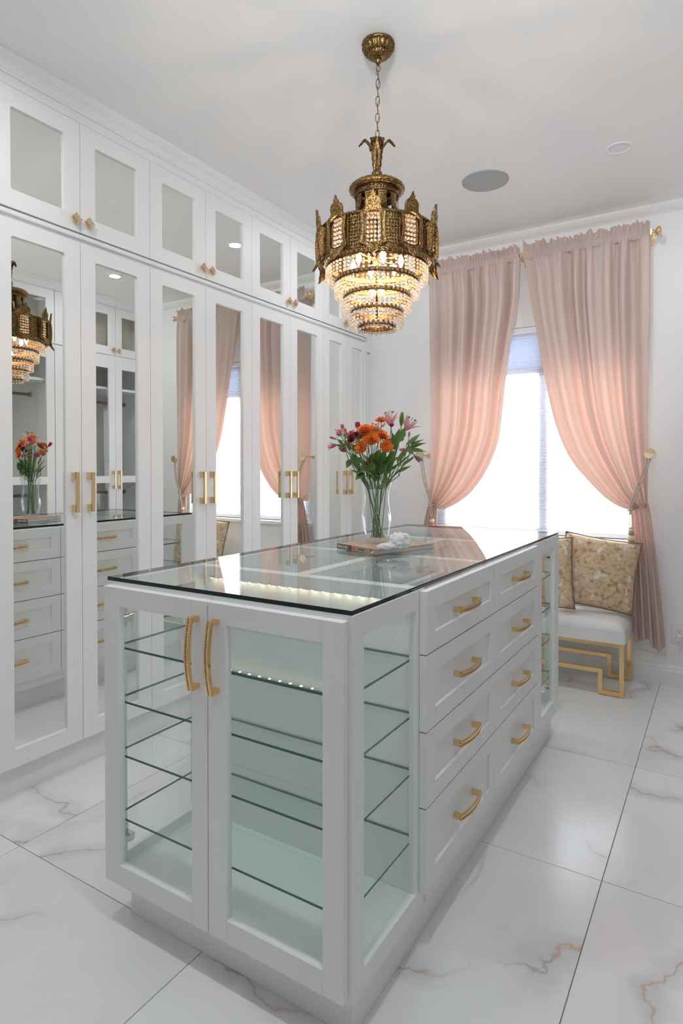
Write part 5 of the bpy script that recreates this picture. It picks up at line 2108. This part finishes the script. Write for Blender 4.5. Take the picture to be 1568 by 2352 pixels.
# holdback discs, cords, tassels
disc_mat = mat('spun_brass', (0.80, 0.66, 0.40), 0.28, 1.0)
disc_mat.node_tree.nodes['Principled BSDF'].inputs['Anisotropic'].default_value = 0.6
for (x, z, s, labk, labt) in ((-0.342, 1.284, 1, 'round brass holdback disc on the wall right of the window', 'twisted cord tieback with a cream beaded tassel, right curtain'),
                              (-1.702, 1.290, -1, 'round brass holdback disc left of the window, partly behind the leaves', 'twisted cord tieback with a cream beaded tassel, left curtain')):
    hb = thing('holdback', (x, YB, z), labk, 'curtain holdback', 'curtain holdbacks')
    bm = bmesh.new()
    MT = Matrix.Translation((x, 3.715, z)) @ Matrix.Rotation(PI / 2, 4, 'X')
    lathe(bm, [(0.0275, -0.004), (0.029, -0.002), (0.029, 0.003), (0.0275, 0.005), (0.0005, 0.0045)], 40, MT)
    for f_ in bm.faces: f_.smooth = False
    obj('disc', bm, disc_mat, hb)
    bm = bmesh.new()
    tube(bm, [(x, 3.72, z), (x, YB - 0.002, z)], 0.006, 10)
    tube(bm, [(x, YB - 0.006, z), (x, YB, z)], 0.016, 12)
    obj('post', bm, disc_mat, hb)
    tx = -0.432 if s > 0 else -1.622
    tz = 0.965
    tb = thing('tieback', (tx, 3.72, tz), labt, 'curtain tieback', 'curtain tiebacks')
    bm = bmesh.new()
    for off in (-0.007, 0.008):
        pts = [(x + off * 0.9, 3.745, z - 0.006), (x + off - s * 0.010, 3.722, z - 0.05), (x + (tx - x) * 0.55 + off, 3.700, z + (tz - z) * 0.55), (tx + off * 0.6, 3.702, tz + 0.03), (tx + off * 0.3, 3.700, tz)]
        fine_ = []
        for a, b in zip(pts, pts[1:]):
            for q in range(6):
                fine_.append(Vector(a).lerp(Vector(b), q / 6))
        fine_.append(Vector(pts[-1]))
        tube(bm, fine_, [0.0046 + 0.0010 * math.sin(i * 2.6) for i in range(len(fine_))], 7)
    tube(bm, [(tx, 3.700, tz), (tx - s * 0.02, 3.735, tz + 0.004), (tx + s * 0.02, 3.79, tz + 0.01), (tx + s * 0.04, 3.81, tz + 0.03)], 0.004, 6)
    ico(bm, (tx, 3.70, tz - 0.008), 0.009, 2)
    obj('cord', bm, cord_mat, tb)
    bm = bmesh.new()
    for off in (-0.006, 0.006):
        tube(bm, [(tx + off, 3.705, tz - 0.012), (tx + off * 1.2, 3.722, tz - 0.06), (tx + off * 0.3, 3.730, tz - 0.098)], 0.002, 5)
    obj('hanging_loop', bm, fringe_mat, tb)
    TT = Matrix.Translation((tx, 3.730, tz))
    bm = bmesh.new()
    lathe(bm, [(0.006, -0.092), (0.014, -0.096), (0.016, -0.106), (0.014, -0.114), (0.009, -0.116)], 20, TT)
    lathe(bm, [(0.010, -0.130), (0.018, -0.137), (0.0225, -0.149), (0.018, -0.161), (0.012, -0.165)], 20, TT)
    lathe(bm, [(0.015, -0.178), (0.021, -0.182), (0.025, -0.196), (0.0245, -0.206), (0.020, -0.208)], 20, TT)
    obj('turned_head', bm, tassel_wood, tb)
    for zc, r_ in ((-0.118, 0.0115), (-0.1265, 0.014), (-0.1675, 0.0155), (-0.1745, 0.017), (-0.093, 0.010)):
        bm = bmesh.new()
        tube(bm, [(tx + r_ * math.cos(a), 3.730 + r_ * math.sin(a), tz + zc) for a in [2 * PI * i / 18 for i in range(18)]], 0.0036, 6, closed=True)
        obj('copper_wrap', bm, tassel_copper, tb)
    bm = bmesh.new()
    lathe(bm, [(0.0235, -0.206), (0.0265, -0.23), (0.027, -0.30), (0.0285, -0.362)], 64, TT, rfun=lambda a, z: 1 + 0.05 * math.cos(32 * a))
    obj('fringe', bm, fringe_mat, tb)

# ------------------------------------------------------------------ bench and pillows
bench = thing('bench', (-1.01, 3.65, 0), 'white upholstered bench on a gold greek-key frame under the window', 'bench')
X0, X1 = -1.590, -0.434


def key_frame(y0, y1):
    bm = bmesh.new()
    w_ = 0.022
    O = {}
    for s in (0, 1):
        e = X1 if s else X0
        m = -1 if s else 1
        xa, xb = e, e + m * w_
        cbox(bm, min(xa, xb), max(xa, xb), y0, y1, 0.004, 0.284, 0.0006)
        cbox(bm, min(e + m * w_, e + m * 0.104), max(e + m * w_, e + m * 0.104), y0, y1, 0.004, 0.026, 0.0006)
        cbox(bm, min(e + m * 0.104, e + m * 0.126), max(e + m * 0.104, e + m * 0.126), y0, y1, 0.004, 0.138, 0.0006)
        cbox(bm, min(xa, xb) + 0.004, max(xa, xb) - 0.004, y0 + 0.004, y1 - 0.004, 0, 0.004)
    cbox(bm, X0 + 0.126, X1 - 0.126, y0, y1, 0.116, 0.138, 0.0006)
    cbox(bm, X0 + w_, X1 - w_, y0, y1, 0.262, 0.284, 0.0006)
    return bm


obj('key_frame', key_frame(3.483, 3.505), gold, bench)
obj('key_frame', key_frame(3.790, 3.812), gold, bench)
bm = bmesh.new()
for x in (X0, X1 - 0.022):
    cbox(bm, x, x + 0.022, 3.505, 3.790, 0.262, 0.284, 0.0006)
obj('side_bar', bm, gold, bench)
# cushion seat with domed top
bm = bmesh.new()
NX, NY_ = 40, 16
y0, y1 = 3.470, 3.822
x0, x1 = X0 - 0.004, X1 + 0.006
zb, zt = 0.2845, 0.350
top = []
for j in range(NY_ + 1):
    row = []
    for i in range(NX + 1):
        u, v = i / NX, j / NY_
        du = min(u, 1 - u) * (x1 - x0)
        dv = min(v, 1 - v) * (y1 - y0)
        r_ = 0.050
        e1 = math.sqrt(max(0, 1 - max(0, 1 - du / r_) ** 2))
        e2 = math.sqrt(max(0, 1 - max(0, 1 - dv / r_) ** 2))
        z_ = zt + 0.036 * (e1 * e2) + 0.030 * math.sin(PI * u) ** 0.35 * math.sin(PI * v) ** 0.7
        row.append(bm.verts.new((x0 + (x1 - x0) * u, y0 + (y1 - y0) * v, z_)))
    top.append(row)
for a, b in zip(top, top[1:]):
    for i in range(NX):
        bm.faces.new((a[i], a[i + 1], b[i + 1], b[i])).smooth = True
border = top[0][:] + [r_[-1] for r_ in top[1:]] + top[-1][-2::-1] + [r_[0] for r_ in top[-2:0:-1]]
low = [bm.verts.new((v.co.x, v.co.y, zb)) for v in border]
for i in range(len(border)):
    j = (i + 1) % len(border)
    bm.faces.new((border[i], border[j], low[j], low[i]))
bm.faces.new(low)
obj('seat_cushion', bm, seat_mat, bench)


def pillow(lab, centre, yaw, lean, roll, S=0.42, T_=0.13, seed=1):
    bm = bmesh.new()
    N = 26
    M = Matrix.Translation(centre) @ Matrix.Rotation(yaw, 4, 'Z') @ Matrix.Rotation(lean, 4, 'X') @ Matrix.Rotation(roll, 4, 'Y')
    sheets = []
    for s in (-1, 1):
        g = []
        for j in range(N + 1):
            row = []
            for i in range(N + 1):
                u, v = 2 * i / N - 1, 2 * j / N - 1
                # edges pulled in, pointed corners
                px_ = u * (1 - 0.055 * (1 - v * v) * abs(u) ** 3) * S / 2
                pz_ = v * (1 - 0.055 * (1 - u * u) * abs(v) ** 3) * S / 2
                h = ((1 - u * u) * (1 - v * v)) ** 0.42
                wr = 0.006 * noise.noise(Vector((u * 3 + seed, v * 3, s))) + 0.004 * noise.noise(Vector((u * 8, v * 8, s + seed)))
                d = s * (T_ / 2 * h + wr * h)
                row.append(bm.verts.new(M @ Vector((px_, d, pz_))))
            g.append(row)
        for a, b in zip(g, g[1:]):
            for i in range(N):
                bm.faces.new((a[i], a[i + 1], b[i + 1], b[i])).smooth = True
        sheets.append(g)
    bmesh.ops.remove_doubles(bm, verts=bm.verts, dist=1e-5)
    t = thing('pillow', (centre[0], centre[1], centre[2] - S / 2), lab, 'pillow', 'gold brocade pillows on the bench')
    obj('cover', bm, pillow_mat, t)
    bm = bmesh.new()
    pts = []
    for (a, b) in (((-1, -1), (1, -1)), ((1, -1), (1, 1)), ((1, 1), (-1, 1)), ((-1, 1), (-1, -1))):
        for q in range(10):
            u = a[0] + (b[0] - a[0]) * q / 10
            v = a[1] + (b[1] - a[1]) * q / 10
            px_ = u * (1 - 0.055 * (1 - v * v) * abs(u) ** 3) * S / 2
            pz_ = v * (1 - 0.055 * (1 - u * u) * abs(v) ** 3) * S / 2
            pts.append(M @ Vector((px_, 0, pz_)))
    tube(bm, pts, 0.0035, 6, closed=True)
    obj('piping', bm, piping_mat, t)
    return t


piping_mat = mat('brown_piping', (0.22, 0.14, 0.10), 0.6)
pillow('gold floral pillow at the right end of the bench, against the curtain', (-0.590, 3.662, 0.622), math.radians(12), math.radians(-14), math.radians(8), 0.40, 0.125, 1)
pillow('gold floral pillow tucked behind the corner of the island, left of the other', (-0.895, 3.545, 0.612), math.radians(2), math.radians(-12), math.radians(-4), 0.395, 0.11, 5)

# ------------------------------------------------------------------ wall outlet, plug, cord
ol = thing('wall_outlet', (-0.195, YB, 0.29), 'white wall outlet plate at the right edge, low beside the curtain', 'outlet')
bm = bmesh.new()
cbox(bm, -0.238, -0.160, YB - 0.005, YB, 0.232, 0.347, 0.002)
obj('cover_plate', bm, outlet_mat, ol)
bm = bmesh.new()
cbox(bm, -0.217, -0.181, YB - 0.007, YB - 0.005, 0.254, 0.322, 0.001)
cbox(bm, -0.2085, -0.2065, YB - 0.0074, YB - 0.007, 0.304, 0.313, 0, 1)
cbox(bm, -0.1935, -0.1915, YB - 0.0074, YB - 0.007, 0.305, 0.312, 0, 1)
lathe(bm, [(0.0026, 0), (0.0026, 0.0005)], 10, Matrix.Translation((-0.2, YB - 0.007, 0.298)) @ Matrix.Rotation(PI / 2, 4, 'X'), 1)
obj('socket', bm, [outlet_mat, dark_gap], ol)
pg = thing('plug_cord', (-0.199, YB - 0.007, 0.25), 'white plug and thin cord running from the outlet behind the curtain', 'cord')
bm = bmesh.new()
cbox(bm, -0.211, -0.187, YB - 0.034, YB - 0.0072, 0.252, 0.284, 0.004)
cbox(bm, -0.207, -0.191, YB - 0.026, YB - 0.012, 0.228, 0.252, 0.004)
tube(bm, [(-0.199, YB - 0.019, 0.230), (-0.199, YB - 0.019, 0.208)], 0.0045, 8)
obj('plug', bm, outlet_mat, pg)
bm = bmesh.new()
tube(bm, [(-0.199, YB - 0.019, 0.209), (-0.2, YB - 0.015, 0.190), (-0.215, YB - 0.01, 0.176), (-0.25, YB - 0.006, 0.168), (-0.30, YB - 0.005, 0.164), (-0.36, YB - 0.005, 0.168), (-0.40, YB - 0.005, 0.180), (-0.43, YB - 0.005, 0.205), (-0.45, YB - 0.005, 0.24)], 0.0018, 6)
obj('cord', bm, outlet_mat, pg)
